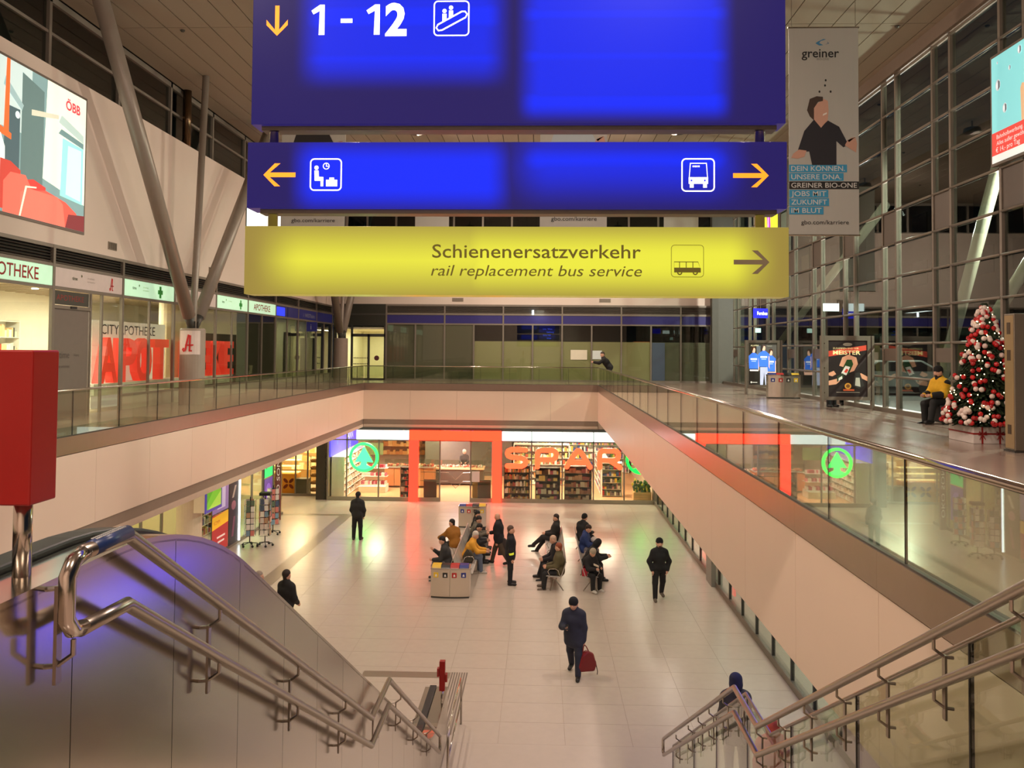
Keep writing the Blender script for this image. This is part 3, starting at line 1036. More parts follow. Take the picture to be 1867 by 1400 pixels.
# interior of the pharmacy
CREAM = mat('cream_interior_wall', (244, 234, 212), .7)
struct('wall_pharmacy', MB().box(-16.2, -16, 11.9, 34.2, ZU - .2, 9.1).box(-16, -11.3, 11.8, 11.9, ZU, 9.0).box(-16, -11.35, 34.15, 34.22, ZU, 9.0), CREAM)
struct('floor_pharmacy', B(-16.2, -11.3, 11.8, 45, ZU - .3, ZU), mat('tan_shop_floor', (180, 160, 130), .3))
ci = sthing('ceiling_pharmacy', (-13.6, 23, 8.9))
struct('ceiling_board', B(-16.2, -11.55, 11.8, 45, 9.0, 9.2), mat('dark_ceiling', (70, 62, 52), .8), ci)
b0 = None
for i in range(44):
    y = 12 + i * .5
    struct('ceiling_slat', B(-16, -11.4, y, y + .2, 8.86, 8.98), mat('slat_beige', (176, 158, 128), .6), ci)
for y in (14, 18, 22, 26):
    area('pharmacy_lamp', (-13.6, y, 8.8), .7, 260, (1, .93, .78))
area('pharmacy_lamp', (-13.4, 31, 8.8), .5, 14, (1, .9, .75))
for i, y in enumerate((13.2, 16.0, 17.6, 19.6, 20.9, 22.6)):
    for x in (-12.2, -14.2):
        o = MB().lathe([(.09, 0), (.09, .03)], (x, y, 8.83), 12).build('downlight', mat('lamp_disc', (255, 240, 214), .5, emit=9))
        tag(o, 'round recessed downlight in the slatted pharmacy ceiling', 'lamp', 'pharmacy downlights')
# wall shelves behind
def shelf_unit(name, label, x0, x1, y0, y1, z0, z1, levels, body, goods, seed, face='x', emit=0, group=None, goods_h=(.10, .26), cat='shelf', gw=(.05, .14)):
    """open shelving with packed goods; face 'x' opens towards +x, '-x', or '-y' """
    random.seed(seed)
    t = thing(name, label, cat, ((x0 + x1) / 2, (y0 + y1) / 2, z0), group=group)
    m = MB()
    if face == 'x': m.box(x0, x0 + .03, y0, y1, z0, z1)
    elif face == '-x': m.box(x1 - .03, x1, y0, y1, z0, z1)
    else: m.box(x0, x1, y1 - .03, y1, z0, z1)
    m.build('back_panel', body, t)
    for s in (0, 1):
        if face in ('x', '-x'): q = (x0, x1, y0 if s == 0 else y1 - .03, y0 + .03 if s == 0 else y1)
        else: q = (x0 if s == 0 else x1 - .03, x0 + .03 if s == 0 else x1, y0, y1)
        B(q[0], q[1], q[2], q[3], z0, z1).build('side_panel', body, t)
    g = MB()
    for i in range(levels + 1):
        z = z0 + .06 + (z1 - z0 - .1) * i / levels
        B(x0 + .005, x1 - .005, y0 + .03, y1 - .03, z - .02, z).build('shelf_board', body, t)
        if i == levels: break
        gap = (z1 - z0 - .1) / levels
        u0, u1 = (y0 + .04, y1 - .04) if face in ('x', '-x') else (x0 + .04, x1 - .04)
        u = u0
        while u < u1 - .05:
            w = random.uniform(*gw); h = min(gap - .05, random.uniform(*goods_h) * (gap / .33))
            if u + w > u1: break
            g.mi(random.randrange(len(goods)))
            if face == 'x': g.box(x1 - .26, x1 - .03, u, u + w - .006, z, z + h)
            elif face == '-x': g.box(x0 + .03, x0 + .26, u, u + w - .006, z, z + h)
            else: g.box(u, u + w - .006, y0 + .03, y0 + .26, z, z + h)
            u += w
    if g.v:
        o = g.build('packed_goods', goods, t); o['kind'] = 'stuff'
    return t
def gm(cs, e=0.0): return [mat('goods', c, .5, emit=e) for c in cs]
PH = gm([(240, 236, 226), (230, 220, 200), (200, 214, 190), (236, 200, 150), (180, 70, 50), (70, 64, 58)])
WSH = mat('white_shelf', (240, 236, 224), .5)
shelf_unit('wall_shelf', 'white lit wall shelving at the back of the pharmacy', -15.95, -15.5, 12.2, 19.0, ZU, 8.0, 5, WSH, PH, 1)
shelf_unit('wall_shelf', 'white wall shelving behind the large red letters in the pharmacy', -15.95, -15.5, 19.3, 24.0, ZU, 8.0, 5, WSH, PH, 2)
shelf_unit('display_cabinet', 'tall grey display cabinet with glass shelves inside the pharmacy window', -12.4, -11.9, 16.9, 17.5, ZU, 7.6, 4, mat('grey_cabinet', (112, 110, 104), .4), PH[:3], 3, face='x', cat='cabinet')
g = thing('pharmacy_counter', 'white sales counter with a green box in the pharmacy', 'counter', (-13.6, 17, ZU))
B(-14.0, -13.2, 15, 18.6, ZU, 6.6).build('counter_body', WSH, g, bevel=.02)
B(-13.5, -13.2, 17.6, 17.95, 6.6, 6.95).build('green_box', mat('green_box', (90, 140, 50), .5), g)
# white partition with thin lettering
pt = thing('partition', 'white partition with thin grey lettering behind the large red letters', 'partition', (-12.0, 24, ZU))
B(-12.1, -12.04, 21.7, 26.0, ZU, 7.95).build('panel', mat('white_panel', (245, 240, 228), .5, emit=.25), pt)
m = MB(); put_text(m, Plane2((-12.04, 0, 0), (0, 1, 0), (0, 0, 1)), 'CITYAPOTHEKE', 22.15, 7.58, h=.27, w=3.15, lift=.01); m.build('lettering', mat('thin_grey_print', (80, 78, 74), .6), pt)
dp = tag(B(-12.1, -12.0, 27.2, 32.4, ZU, 7.75).build('dark_partition', mat('brown_partition', (84, 66, 58), .6)), 'dark brown partition behind the right half of the red letters', 'partition')
tag(MB().lathe([(.42, 0), (.42, 3.4)], (-12.05, 26.55, ZU), 24).build('round_pillar', mat('beige_pillar', (206, 186, 150), .6)), 'round beige pillar inside the pharmacy window', 'pillar')
# large letters, one thing each
LET = mat('red_letter_block', (240, 62, 44), .45, emit=.55)
vs_tot = 'APOTHEKE'
ystart = [20.95, 22.0, 22.9, 23.98, 26.1, 27.2, 28.25, 29.35]
for k, ch in enumerate(vs_tot):
    m = MB()
    put_text(m, Plane2((-11.62, 0, 0), (0, 1, 0), (0, 0, 1)), ch, ystart[k], 6.27, h=1.16, w=.92, lift=0.0, depth=.22, bold=.03)
    o = m.build('red_letter', LET)
    order = ['first', 'second', 'third', 'fourth', 'fifth', 'sixth', 'seventh', 'last'][k]
    tag(o, f'large red block letter {ch} in the pharmacy window, {order} of the word', 'letter', 'large red letters in the pharmacy window')
tag(B(-11.9, -11.35, 20.6, 30.6, ZU + .43, 6.265).build('window_ledge', WSH), 'white ledge carrying the large red letters in the window', 'ledge')

# light-box signs above the shop windows
def lightbox(a, b, label, lit, items, group='light-box signs above the left shopfronts'):
    t = thing('lightbox_sign', label, 'sign', (XW, (a + b) / 2, 8.61), group=group)
    c, e = lit
    B(XW - .05, XW + .005, a + .05, b - .05, 8.615, 9.055).build('light_panel', mat('lightbox', c, .4, emit=e), t)
    pl = Plane2((XW + .006, a, 8.61), (0, 1, 0), (0, 0, 1))
    for kind, colr, arg in items:
        m = MB()
        if kind == 't': put_text(m, pl, arg[0], arg[1], arg[2], h=arg[3], w=arg[4] if len(arg) > 4 else None, lift=.003, bold=.012)
        elif kind == 'A': script_A(m, pl, arg[0], arg[1], arg[2], .003)
        elif kind == 'x':
            u, v, h = arg; w = h * .36
            flat(m, pl, rect(u - w / 2, v - h / 2, u + w / 2, v + h / 2)); flat(m, pl, rect(u - h / 2 * .9, v - w / 2, u + h / 2 * .9, v + w / 2), .0036)
        m.build({'t': 'lettering', 'A': 'red_letter', 'x': 'green_cross'}[kind], mat('sign_print', colr, .5), t)
MINT = ((190, 232, 196), .62); PALE = ((222, 206, 200), 0.0)
DRED = (165, 24, 28); GRN = (40, 160, 60); TGR = (96, 96, 60)
tm = lambda u: ('t', TGR, ('time', u, .20, .085))
plus = lambda u: ('x', TGR, (u, .32, .07))
fine = lambda u: ('t', (176, 160, 150), ('CITY APOTHEKE', u, .27, .03))
fine2 = lambda u: ('t', (176, 160, 150), ('beim Hauptbahnhof', u, .19, .03))
lightbox(12.1, 15.25, 'mint lit sign panel at the near end of the pharmacy', MINT, [])
lightbox(15.25, 18.42, 'mint lit sign reading pharmacy in dark red, above the lit window nearest the red box', MINT, [('t', DRED, ('APOTHEKE', .75, .09, .27, 1.85))])
lightbox(18.42, 21.56, 'pale unlit sign with a red letter above the closed grey door', PALE, [tm(.75), plus(1.15), fine(1.4), fine2(1.4), ('A', (205, 30, 30), (2.45, .06, .33))])
lightbox(21.56, 24.66, 'mint lit sign with a green cross, left of the forked column', MINT, [tm(.5), plus(.88), fine(1.1), fine2(1.1), ('x', GRN, (2.15, .22, .34))])
lightbox(24.66, 27.89, 'pale unlit sign behind the struts of the forked column', PALE, [tm(.5), plus(.88), fine(1.1), ('A', (205, 30, 30), (2.5, .06, .33))])
lightbox(27.89, 30.96, 'mint lit sign with a green cross, right of the forked column', MINT, [tm(.5), plus(.88), fine(1.1), ('x', GRN, (2.3, .22, .34))])
lightbox(30.96, 34.28, 'mint lit sign reading pharmacy in dark red, at the far end of the pharmacy', MINT, [('t', DRED, ('APOTHEKE', .62, .11, .24, 1.95))])
NV = (34, 34, 92)
def bluebox(a, b, label, half):
    t = thing('lightbox_sign', label, 'sign', (XW, (a + b) / 2, 8.61), group='blue sign panels above the far left shopfronts')
    B(XW - .05, XW + .005, a + .05, b - .05, 8.615, 9.055).build('sign_panel', mat('navy_sign_panel', NV, .4, emit=.25), t)
    if half:
        B(XW - .02, XW + .012, a + .1, a + half, 8.63, 9.0).build('lit_part', mat('blue_sign_light', (40, 60, 255), .4, emit=1.0), t)
    return t
bluebox(34.28, 35.9, 'short blue sign panel lit at its left end, next to the pharmacy', 1.2)
bluebox(35.9, 37.5, 'dark blue sign panel lit at its left end, second from the pharmacy', 0.0)
bluebox(37.5, 40.6, 'dark blue sign panel with small white lettering near the far column', 0)
t = bluebox(40.6, 43.7, 'dark blue sign panel at the far end of the left gallery', 0)
m = MB(); put_text(m, PW, 'i  WESTbahn', 38.3, 8.72, h=.17, w=1.9, lift=.012); o = m.build('lettering', mat('dim_white_print', (150, 150, 160), .6), t)
t = thing('projecting_sign', 'small dark blue flag sign sticking out from the far left shopfront', 'sign', (XW, 38.9, 8.1))
B(XW, XW + .5, 38.86, 38.94, 8.05, 8.5).build('sign_plate', mat('navy_sign_panel', NV, .4, emit=.25), t)
m = MB(); put_text(m, Plane2((XW, 38.85, 8.05), (1, 0, 0), (0, 0, 1)), 'i', .2, .1, h=.25, lift=.005); m.build('symbol', mat('dim_white_print', (150, 150, 160), .6), t)
# rooms behind the far left shopfront
struct('wall_far_shop', MB().box(-14.2, -14.0, 34.3, 45, ZU, 9.0).box(-14, -11.3, 40.45, 40.55, ZU, 9), mat('yellow_cream_wall', (232, 224, 190), .7))
area('corridor_lamp', (-12.8, 38.2, 8.7), .5, 75, (.97, 1.0, .80), sy=3)
for y in (35.95, 37.1):
    fr = thing('glass_door', {35.95: 'grey framed glass door in the far left shopfront, near leaf', 37.1: 'grey framed glass door in the far left shopfront, far leaf'}[y], 'door', (-11.3, y + .5, ZU))
    m = MB().box(-11.34, -11.27, y, y + .1, ZU, 7.9).box(-11.34, -11.27, y + .95, y + 1.05, ZU, 7.9).box(-11.34, -11.27, y, y + 1.05, 7.8, 7.95).box(-11.34, -11.27, y, y + 1.05, ZU, ZU + .12)
    m.build('door_frame', FRAMED, fr)
    B(-11.31, -11.30, y + .1, y + .95, ZU + .12, 7.8).build('pane', GLASS, fr)
    MB().tube([(-11.25, y + .16, 6.3), (-11.25, y + .16, 7.2)], .015, 8).build('door_handle', STEELP, fr)

# ================================================================== FAR WALL SHOPFRONT (upper level)
YW = 44.9
bf = thing('office_shopfront', 'wide grey glazed office front with blue band below the white far wall', 'shopfront', (1.2, YW, ZU))
MX = [-8.45 + 1.606 * i for i in range(13)]
for i, x in enumerate(MX):
    B(x - .04, x + .04, YW - .06, YW + .05, ZU, 9.70 if i % 2 == 0 or i == 12 else 8.62).build('mullion', FRAME, bf)
for z0, z1 in ((9.62, 9.72), (9.13, 9.24), (8.60, 8.68), (ZU, ZU + .09)):
    B(-8.45, 10.85, YW - .05, YW + .04, z0, z1).build('transom', FRAME, bf)
for i in range(0, 12, 2):
    a, b = MX[i] + .04, MX[i + 2] - .04
    for q in range(5):
        MB().cbox(((a + b) / 2, YW, 9.28 + q * .072), (b - a, .08, .012), Matrix.Rotation(-.6, 3, 'X')).build('louvre_slat', FRAME, bf)
    B(a, b, YW - .02, YW + .01, 8.68, 9.13).build('blue_panel', mat('navy_band', (46, 40, 112), .4), bf)
B(-8.45, 10.85, YW + .06, YW + .1, 9.24, 9.62).build('louvre_backing', DARK, bf)
FILM = mat('beige_window_film', (172, 162, 126), .55, var=.05, scale=.8)
FILMG = mat('grey_window_film', (112, 106, 96), .5, var=.08, scale=.8)
for i in range(12):
    a, b = MX[i] + .04, MX[i + 1] - .04
    B(a, b, YW - .015, YW - .005, ZU + .09, 8.6).build('pane', GLASS, bf)
    top = 8.6 if i < 3 else 7.72
    B(a, b, YW + .01, YW + .02, ZU + .09, top).build('window_film', FILMG if i < 3 or i > 8 else FILM, bf)
struct('wall_office', MB().box(-8.5, 10.9, 48, 48.1, ZU, 9.7).box(-8.5, 10.9, 45, 48, 9.72, 9.8).box(-8.55, -8.45, 45, 48, ZU, 9.7), mat('dark_office_wall', (58, 54, 46), .8))
struct('floor_office', B(-11.4, 11, 45.2, 53, ZU - .3, ZU), mat('tan_shop_floor', (180, 160, 130), .3))
area('office_lamp', (0, 46.5, 9.4), .4, 40, (.9, 1, .95), sy=8)
for (x0, x1, z0, z1, c, nm, lb) in ((1.65, 2.55, 6.75, 7.28, (226, 214, 190), 'paper_notice', 'cream paper notice on the far office window, left of two sheets'), (2.75, 3.35, 6.78, 7.25, (222, 232, 230), 'paper_notice', 'white paper notice on the far office window, right of two sheets'),
                                (9.3, 9.62, 6.85, 7.2, (220, 215, 205), 'paper_notice', 'small white notice on the far right office window'), (9.75, 10.15, 6.95, 7.2, (60, 80, 190), 'flag_sticker', 'blue and yellow sticker on the far right office window')):
    o = B(x0, x1, YW - .025, YW - .016, z0, z1).build(nm, mat('paper', c, .6))
    tag(o, lb, 'notice')
    if nm == 'flag_sticker': B(x0, x1, YW - .028, YW - .0251, z0, (z0 + z1) / 2).build('yellow_half', mat('paper', (236, 200, 50), .6), o)
tag(B(5.05, 5.95, YW + .025, YW + .05, ZU + .1, 7.75).build('orange_poster', mat('orange_board', (190, 106, 50), .6)), 'tall orange board behind the far office window', 'board')
tag(B(6.06, 6.75, YW - .03, YW - .017, ZU + .1, 7.7).build('blue_sticker_column', mat('dim_blue_board', (70, 82, 100), .5)), 'dim blue strip on the far office window beside the orange board', 'board')
dsp = thing('departure_display', 'dark display with rows of small blue lettering behind the far office window', 'screen', (.6, 45.4, 7.8))
B(-.1, 2.0, 45.4, 45.5, 7.78, 8.55).build('screen_panel', BLACK, dsp)
m = MB()
for r in range(4):
    put_text(m, Plane2((0, 45.39, 0), (1, 0, 0), (0, 0, 1)), ['Linz  Wien', 'Salzburg', 'Graz Hbf', 'Wels'][r], .15 + .2 * (r % 2), 8.38 - r * .17, h=.08, lift=.004)
m.build('display_text', mat('blue_led', (50, 80, 220), .5, emit=1.0), dsp)
# white ceiling lamps and small bright lamp at the far wall
o = MB().tube([(-.41, YW - .12, 9.18), (-.41, YW - .12, 9.42)], .05, 10).build('wall_lamp', mat('white_tube_lamp', (225, 240, 255), .4, emit=7))
tag(o, 'small bright tube lamp on the louvre band of the far wall', 'lamp')

# lit corridor with glass doors in the far left corner
struct('wall_corridor', MB().box(-11.4, -11.3, 45, 52, ZU, 9.7).box(-8.56, -8.46, 45, 52, ZU, 9.7).box(-11.4, -8.4, 52, 52.1, ZU, 9.7).box(-11.4, -8.45, 45, 52, 8.35, 8.45), mat('yellow_cream_wall', (232, 224, 190), .7))
area('corridor_lamp', (-9.9, 48.5, 8.3), .5, 120, (1.0, .97, .76), sy=5)
tl = thing('corridor_front', 'dark panel over grey framed double glass doors to the lit corridor', 'doorway', (-9.8, 44.9, ZU))
B(-11.3, -8.47, 44.88, 44.95, 9.2, 9.72).build('dark_panel', mat('dark_green_panel', (46, 46, 36), .5), tl)
B(-11.3, -8.47, 44.88, 44.95, 8.52, 9.1).build('dark_panel', mat('dark_green_panel', (46, 46, 36), .5), tl)
B(-11.3, -8.47, 44.86, 44.96, 9.1, 9.2).build('transom', FRAMED, tl)
for x in (-11.25, -10.75, -10.35, -9.42, -8.52):
    B(x - .06, x + .06, 44.87, 44.95, ZU, 8.52 if x not in (-9.42,) else 8.05).build('door_post', FRAMED, tl)
B(-10.4, -8.47, 44.87, 44.95, 7.92, 8.08).build('door_head', FRAMED, tl)
B(-10.4, -8.47, 44.87, 44.95, ZU, ZU + .1).build('door_foot', FRAMED, tl)
for a, b in ((-10.29, -9.48), (-9.36, -8.58)):
    B(a, b, 44.90, 44.91, ZU + .1, 7.92).build('pane', GLASS, tl)
m = MB()
for r in range(2):
    for i in range(9):
        m.box(-10.24 + i * .09, -10.19 + i * .09, 44.893, 44.898, 6.72 - r * .32 + .0, 6.78 - r * .32)
m.build('square_markers', mat('dark_marker', (50, 46, 36), .6), tl)
m = MB(); flat(m, Plane2((-9.05, 44.895, 6.75), (1, 0, 0), (0, 0, 1)), disc(.08, .0, .14), .002); m.build('round_sticker', mat('sticker_dark', (96, 50, 50), .6), tl)

# ================================================================== SCREENS ON THE WALLS
def wall_screen(label, pl, W, H, items, emit=1.0):
    t = thing('advert_screen', label, 'screen', pl(W / 2, 0, 0), group='large advertising screens on the walls')
    MB().prism(rect(-.06, -.06, W + .06, H + .06), -.12, -.005, pl).build('screen_frame', mat('screen_frame_grey', (120, 108, 96), .5), t)
    picture('screen_picture', t, pl, W, H, items, emit=emit)
    return t
TL = (178, 214, 206)
items = [((120, 150, 148), rect(0, 0, 1, 1)), ((196, 214, 208), rect(.40, .55, .62, 1)), ((92, 116, 112), [(.56, .22), (.70, .22), (.70, .9), (.56, .96)]),
         ((232, 236, 214), [(.70, .3), (1, .2), (1, 1), (.72, 1)]), ((150, 232, 214), [(.82, .22), (.985, .2), (.985, .62), (.83, .64)]), ((196, 244, 232), [(.86, .24), (.97, .22), (.97, .6), (.87, .6)]),
         ((206, 202, 176), [(.62, .70), (.80, .76), (.80, .79), (.62, .74)]), ((176, 196, 186), [(.80, .74), (.985, .66), (.985, .72), (.82, .80)]), ((106, 136, 134), [(.80, .66), (.985, .62), (.985, .66), (.82, .70)]),
         ((70, 92, 96), rect(.46, .3, .55, .7)), ((220, 238, 236), disc(.535, .66, .014, .024)), ((150, 176, 174), [(.45, .82), (.56, .70), (.57, .74), (.46, .88)]),
         ((226, 104, 44), [(.455, .5), (.485, .5), (.485, 1), (.465, 1)]), ((226, 104, 44), [(.43, .5), (.50, .48), (.50, .52), (.43, .55)]),
         ((234, 236, 230), [(.36, .1), (.47, .1), (.465, .42), (.44, .5), (.36, .5)]),
         ((196, 62, 48), [(.44, .02), (.56, .02), (.56, .3), (.50, .34), (.44, .34)]), ((204, 58, 50), [(.58, .02), (.72, .02), (.72, .24), (.64, .27), (.59, .25)]),
         ((232, 104, 84), [(.46, .0), (.62, .0), (.62, .22), (.59, .28), (.50, .27), (.46, .2)]), ((224, 86, 70), [(.66, .0), (.96, .0), (.94, .12), (.86, .18), (.72, .22), (.66, .2)]),
         ((236, 112, 92), [(.56, .0), (.86, .0), (.84, .16), (.80, .20), (.62, .20), (.56, .16)]), ((230, 222, 200), [(.555, .0), (.565, .0), (.60, .2), (.66, .215), (.66, .225), (.59, .21)]),
         ((120, 40, 44), [(.86, .0), (1, .0), (1, .12), (.88, .10)]), ((210, 70, 80), ('t', 'ÖBB', .845, .86, .066, {'bold': .03}))]
wall_screen('large lit screen showing red train seats on the white left wall', Plane2((-11.12, 13.94, 10.0), (0, 1, 0), (0, 0, 1)), 5.6, 3.22, items, .95)
items = [((150, 226, 232), rect(0, 0, 1, 1)), ((236, 250, 250), rect(.0, .55, 1, 1)), ((228, 100, 60), rect(0, 0, 1, .36)), ((236, 236, 220), rect(.2, .4, .6, .8))]
wall_screen('lit cyan and orange screen further along the white left wall, behind the blue sign', Plane2((-11.12, 30.6, 10.0), (0, 1, 0), (0, 0, 1)), 5.6, 3.22, items, 1.1)
CY = (128, 208, 210)
items = [(CY, rect(0, 0, 1, 1)), ((214, 66, 56), rect(0, .07, 1, .285)), ((226, 226, 220), rect(0, 0, 1, .07)), ((206, 168, 128), [(.195, .285), (.32, .285), (.31, .5), (.24, .6), (.20, .62), (.19, .58)])]
for cu, cv, r in ((.045, .72, .022), (.09, .475, .019), (.125, .82, .010), (.045, .93, .006), (.19, .93, .016)):
    items += [((196, 204, 206), disc(cu, cv, r * .75, r * 2.4)), ((96, 104, 108), [(cu, cv - r * 2.2), (cu + r * .6, cv - r * 1.2), (cu + r * .6, cv + r * 1.2), (cu, cv + r * 2.2)]), ((240, 244, 244), disc(cu - r * .25, cv, r * .2, r * 1.4))]
items += [((240, 214, 208), ('t', 'Bahnhofswerbung.', .035, .215, .04, {})), ((240, 214, 208), ('t', 'Alles außer gewöhnlich.', .035, .155, .04, {})), ((240, 214, 208), ('t', '€ 14,- pro Tag', .03, .09, .045, {}))]
wall_screen('lit turquoise and red advertising screen on the right glass front', Plane2((9.72, 17.97, 11.3), (0, -1, 0), (0, 0, 1)), 5.6, 2.28, items, .8)
items = [((226, 232, 60), rect(0, 0, 1, 1)), ((190, 60, 190), [(.35, .1), (.5, .05), (.6, .5), (.55, 1), (.35, 1), (.42, .5)]), ((240, 200, 240), [(.42, .2), (.5, .2), (.5, .8), (.45, .8)])]
wall_screen('lit yellow and magenta screen far along the right glass front', Plane2((9.6, 36.2, 11.4), (0, -1, 0), (0, 0, 1)), 2.6, 2.2, items, 1.0)

# ================================================================== HANGING BANNERS
def banner(label, x0, y, zb, W=1.5, H=4.54, kind=0):
    t = thing('hanging_banner', label, 'banner', (x0 + W / 2, y, zb), group='tall advertising banners hanging from the roof')
    pl = Plane2((x0, y, zb), (1, 0, 0), (0, 0, 1))
    MB().prism(rect(0, 0, W, H), -.012, 0, pl).build('banner_cloth', mat('banner_cloth', (180, 179, 170), .7, var=.03, aniso=(6, 1, .3), scale=2), t)
    MB().tube([pl(-.02, H + .01, -.006), pl(W + .02, H + .01, -.006)], .02, 8).build('top_rod', STEELP, t)
    MB().tube([pl(-.02, -.01, -.006), pl(W + .02, -.01, -.006)], .02, 8).build('bottom_rod', STEELP, t)
    for u in (.06, W - .06):
        MB().tube([pl(u, H, -.006), (x0 + u, y, 15.36)], .006, 5).build('hanging_wire', STEEL, t)
    if kind == 9: return t
    BL = (60, 150, 190); BK = (34, 32, 30)
    it = [((66, 130, 170), [(.385, .925), (.41, .932), (.50, .946), (.54, .944), (.46, .936), (.44, .926), (.50, .916), (.44, .914)]), ((110, 130, 150), [(.52, .918), (.585, .924), (.555, .934), (.56, .925)]),
          (BK, ('t', 'greiner', .185, .857, .042, {'bold': .012})), ((130, 126, 118), ('t', 'BIO-ONE', .405, .843, .010, {}))]
    shirt = [(38, 36, 42), (176, 190, 196), (36, 34, 36)][kind]
    hair = [(70, 54, 44), (60, 44, 36), (44, 36, 32)][kind]
    it += [((206, 160, 138), [(.36, .53), (.55, .53), (.57, .6), (.56, .645), (.50, .655), (.36, .62)]), (hair, [(.26, .6), (.30, .57), (.36, .55), (.36, .61), (.42, .64), (.49, .645), (.49, .665), (.40, .668), (.30, .655)]), ((236, 226, 214), [(.485, .572), (.545, .582), (.545, .59), (.49, .582)]),
           (shirt, [(.12, .40), (.29, .40), (.33, .335), (.68, .335), (.68, .45), (.78, .42), (.85, .435), (.72, .52), (.56, .55), (.46, .52), (.36, .555), (.22, .50)]), ((206, 160, 138), [(.36, .555), (.46, .515), (.55, .55), (.5, .57), (.38, .57)]),
           ((200, 154, 132), [(.80, .43), (.96, .395), (.975, .44), (.95, .47), (.88, .465), (.86, .445), (.9, .43), (.84, .455)]), ((200, 154, 132), [(.03, .37), (.12, .365), (.22, .375), (.25, .405), (.14, .41), (.06, .39)])]
    for (a, b_) in ((.34, .7), (.42, .73), (.50, .70), (.43, .755)): it.append((BK, disc(.1 + a, b_ - .01, .014, .006, 8)))
    rows = [('DEIN KÖNNEN.', .83, BL), ('UNSERE DNA.', .78, BL), ('GREINER BIO-ONE', 1.0, BK), ('JOBS MIT', .56, BL), ('ZUKUNFT', .57, BL), ('IM BLUT', .49, BL)]
    for i, (s, w, c) in enumerate(rows):
        v = .303 - .0405 * i
        it.append((c, rect(.0, v - .003, w, v + .034)))
        it.append(((206, 206, 200), ('t', s, .03, v + .004, .0235, {'w': (w - .06) * W, 'bold': .008})))
    it.append((BK, ('t', 'gbo.com/karriere', .17, .05, .0195, {'w': .68 * W})))
    picture('logo_print', t, pl, W, H, it[:4], rough=.7)
    picture('portrait_print', t, pl, W, H, it[4:11], rough=.7, lift0=.003)
    picture('flying_dots_print', t, pl, W, H, it[11:15], rough=.7, lift0=.003)
    picture('slogan_print', t, pl, W, H, it[15:], rough=.7, lift0=.004)
    return t
banner('tall hanging banner with a man in a dark polo shirt, right of the blue sign', 5.39, 18.0, 9.77, kind=0)
banner('hanging banner with a person in a pale shirt, behind the middle of the blue sign', -.03, 18.4, 9.90, kind=1)
banner('hanging banner with a dark picture, behind the left end of the blue sign', -6.07, 18.9, 9.93, kind=2)
banner('plain grey banner far back, seen left of centre between the blue and yellow boards', -5.56, 36.0, 9.9, kind=9)
banner('plain grey banner far back, seen right of centre between the blue and yellow boards', 5.36, 36.0, 9.9, kind=9)

# ================================================================== UPPER RIGHT: posters, bin, tree, pillar
def poster_stand(label, x0, x1, y, zt, px0, px1, pz0, pz1, items, emit):
    t = thing('poster_stand', label, 'poster', ((x0 + x1) / 2, y, ZU))
    for x in (x0 - .05, x1 + .0):
        MB().box(x, x + .07, y - .02, y + .14, ZU, zt + .0).build('post', FRAME, t)
    m = MB().box(x0 + .03, x1 - .02, y + .0, y + .12, pz0 - .10, pz0).box(x0 + .03, x1 - .02, y, y + .12, pz1, zt).box(x0 + .03, px0, y, y + .12, pz0, pz1).box(px1, x1 - .02, y, y + .12, pz0, pz1)
    m.build('frame', FRAME, t)
    B(px0, px1, y + .03, y + .1, pz0, pz1).build('case', FRAMED, t)
    pl = Plane2((px0, y + .028, pz0), (1, 0, 0), (0, 0, 1))
    picture('poster_picture', t, pl, px1 - px0, pz1 - pz0, items, emit=emit)
    for z in (pz0 + .1, (pz0 + pz1) / 2, pz1 - .1): B(x0 + .02, x0 + .05, y - .01, y + .01, z, z + .03).build('hinge', STEELP, t)
    return t
SK = (206, 150, 116)
it = [((34, 26, 24), rect(0, 0, 1, 1)), ((120, 110, 92), disc(.5, .93, .12, .03)), ((196, 72, 52), [(0, .71), (.98, .83), (.98, .92), (0, .81)]), ((236, 214, 150), ('t', 'ZUSAMMEN SIND WIR', .12, .845, .03, {'w': .75})), ((244, 224, 160), ('t', 'MEISTER', .12, .75, .07, {'w': .8, 'bold': .02})),
      (SK, [(.28, .55), (.36, .70), (.52, .75), (.72, .70), (.76, .58), (.66, .46), (.5, .42), (.42, .52)]), ((40, 70, 34), [(.36, .50), (.48, .66), (.60, .66), (.64, .58), (.52, .40), (.38, .38)]), ((224, 218, 200), [(.33, .42), (.44, .55), (.56, .53), (.46, .38)]), ((214, 70, 50), [(.40, .44), (.46, .50), (.52, .48), (.46, .42)]),
      (SK, [(0, .2), (.2, .22), (.3, .28), (.22, .32), (0, .28)]), (SK, [(0, .42), (.14, .46), (.2, .4), (.1, .36), (0, .38)]), (SK, [(1, .36), (.84, .42), (.74, .4), (.82, .34), (1, .28)]), ((46, 60, 40), [(.22, .26), (.4, .34), (.38, .42), (.22, .36)]), ((206, 206, 190), [(.26, .28), (.36, .32), (.35, .37), (.26, .33)]),
      ((46, 44, 40), [(.62, .2), (.78, .14), (.92, .2), (.8, .44), (.68, .42)]), ((170, 168, 150), [(.68, .2), (.82, .18), (.8, .34), (.7, .34)]), ((206, 150, 60), disc(.5, .19, .085, .055)), ((120, 80, 40), disc(.5, .19, .05, .032)), ((190, 90, 50), rect(.38, .105, .66, .135)), ((150, 140, 120), rect(.2, .075, .8, .083))]
poster_stand('framed poster stand with hands holding green bottles on the right gallery', 8.31, 9.72, 24.5, 7.72, 8.47, 9.6, 5.93, 7.58, it, .55)
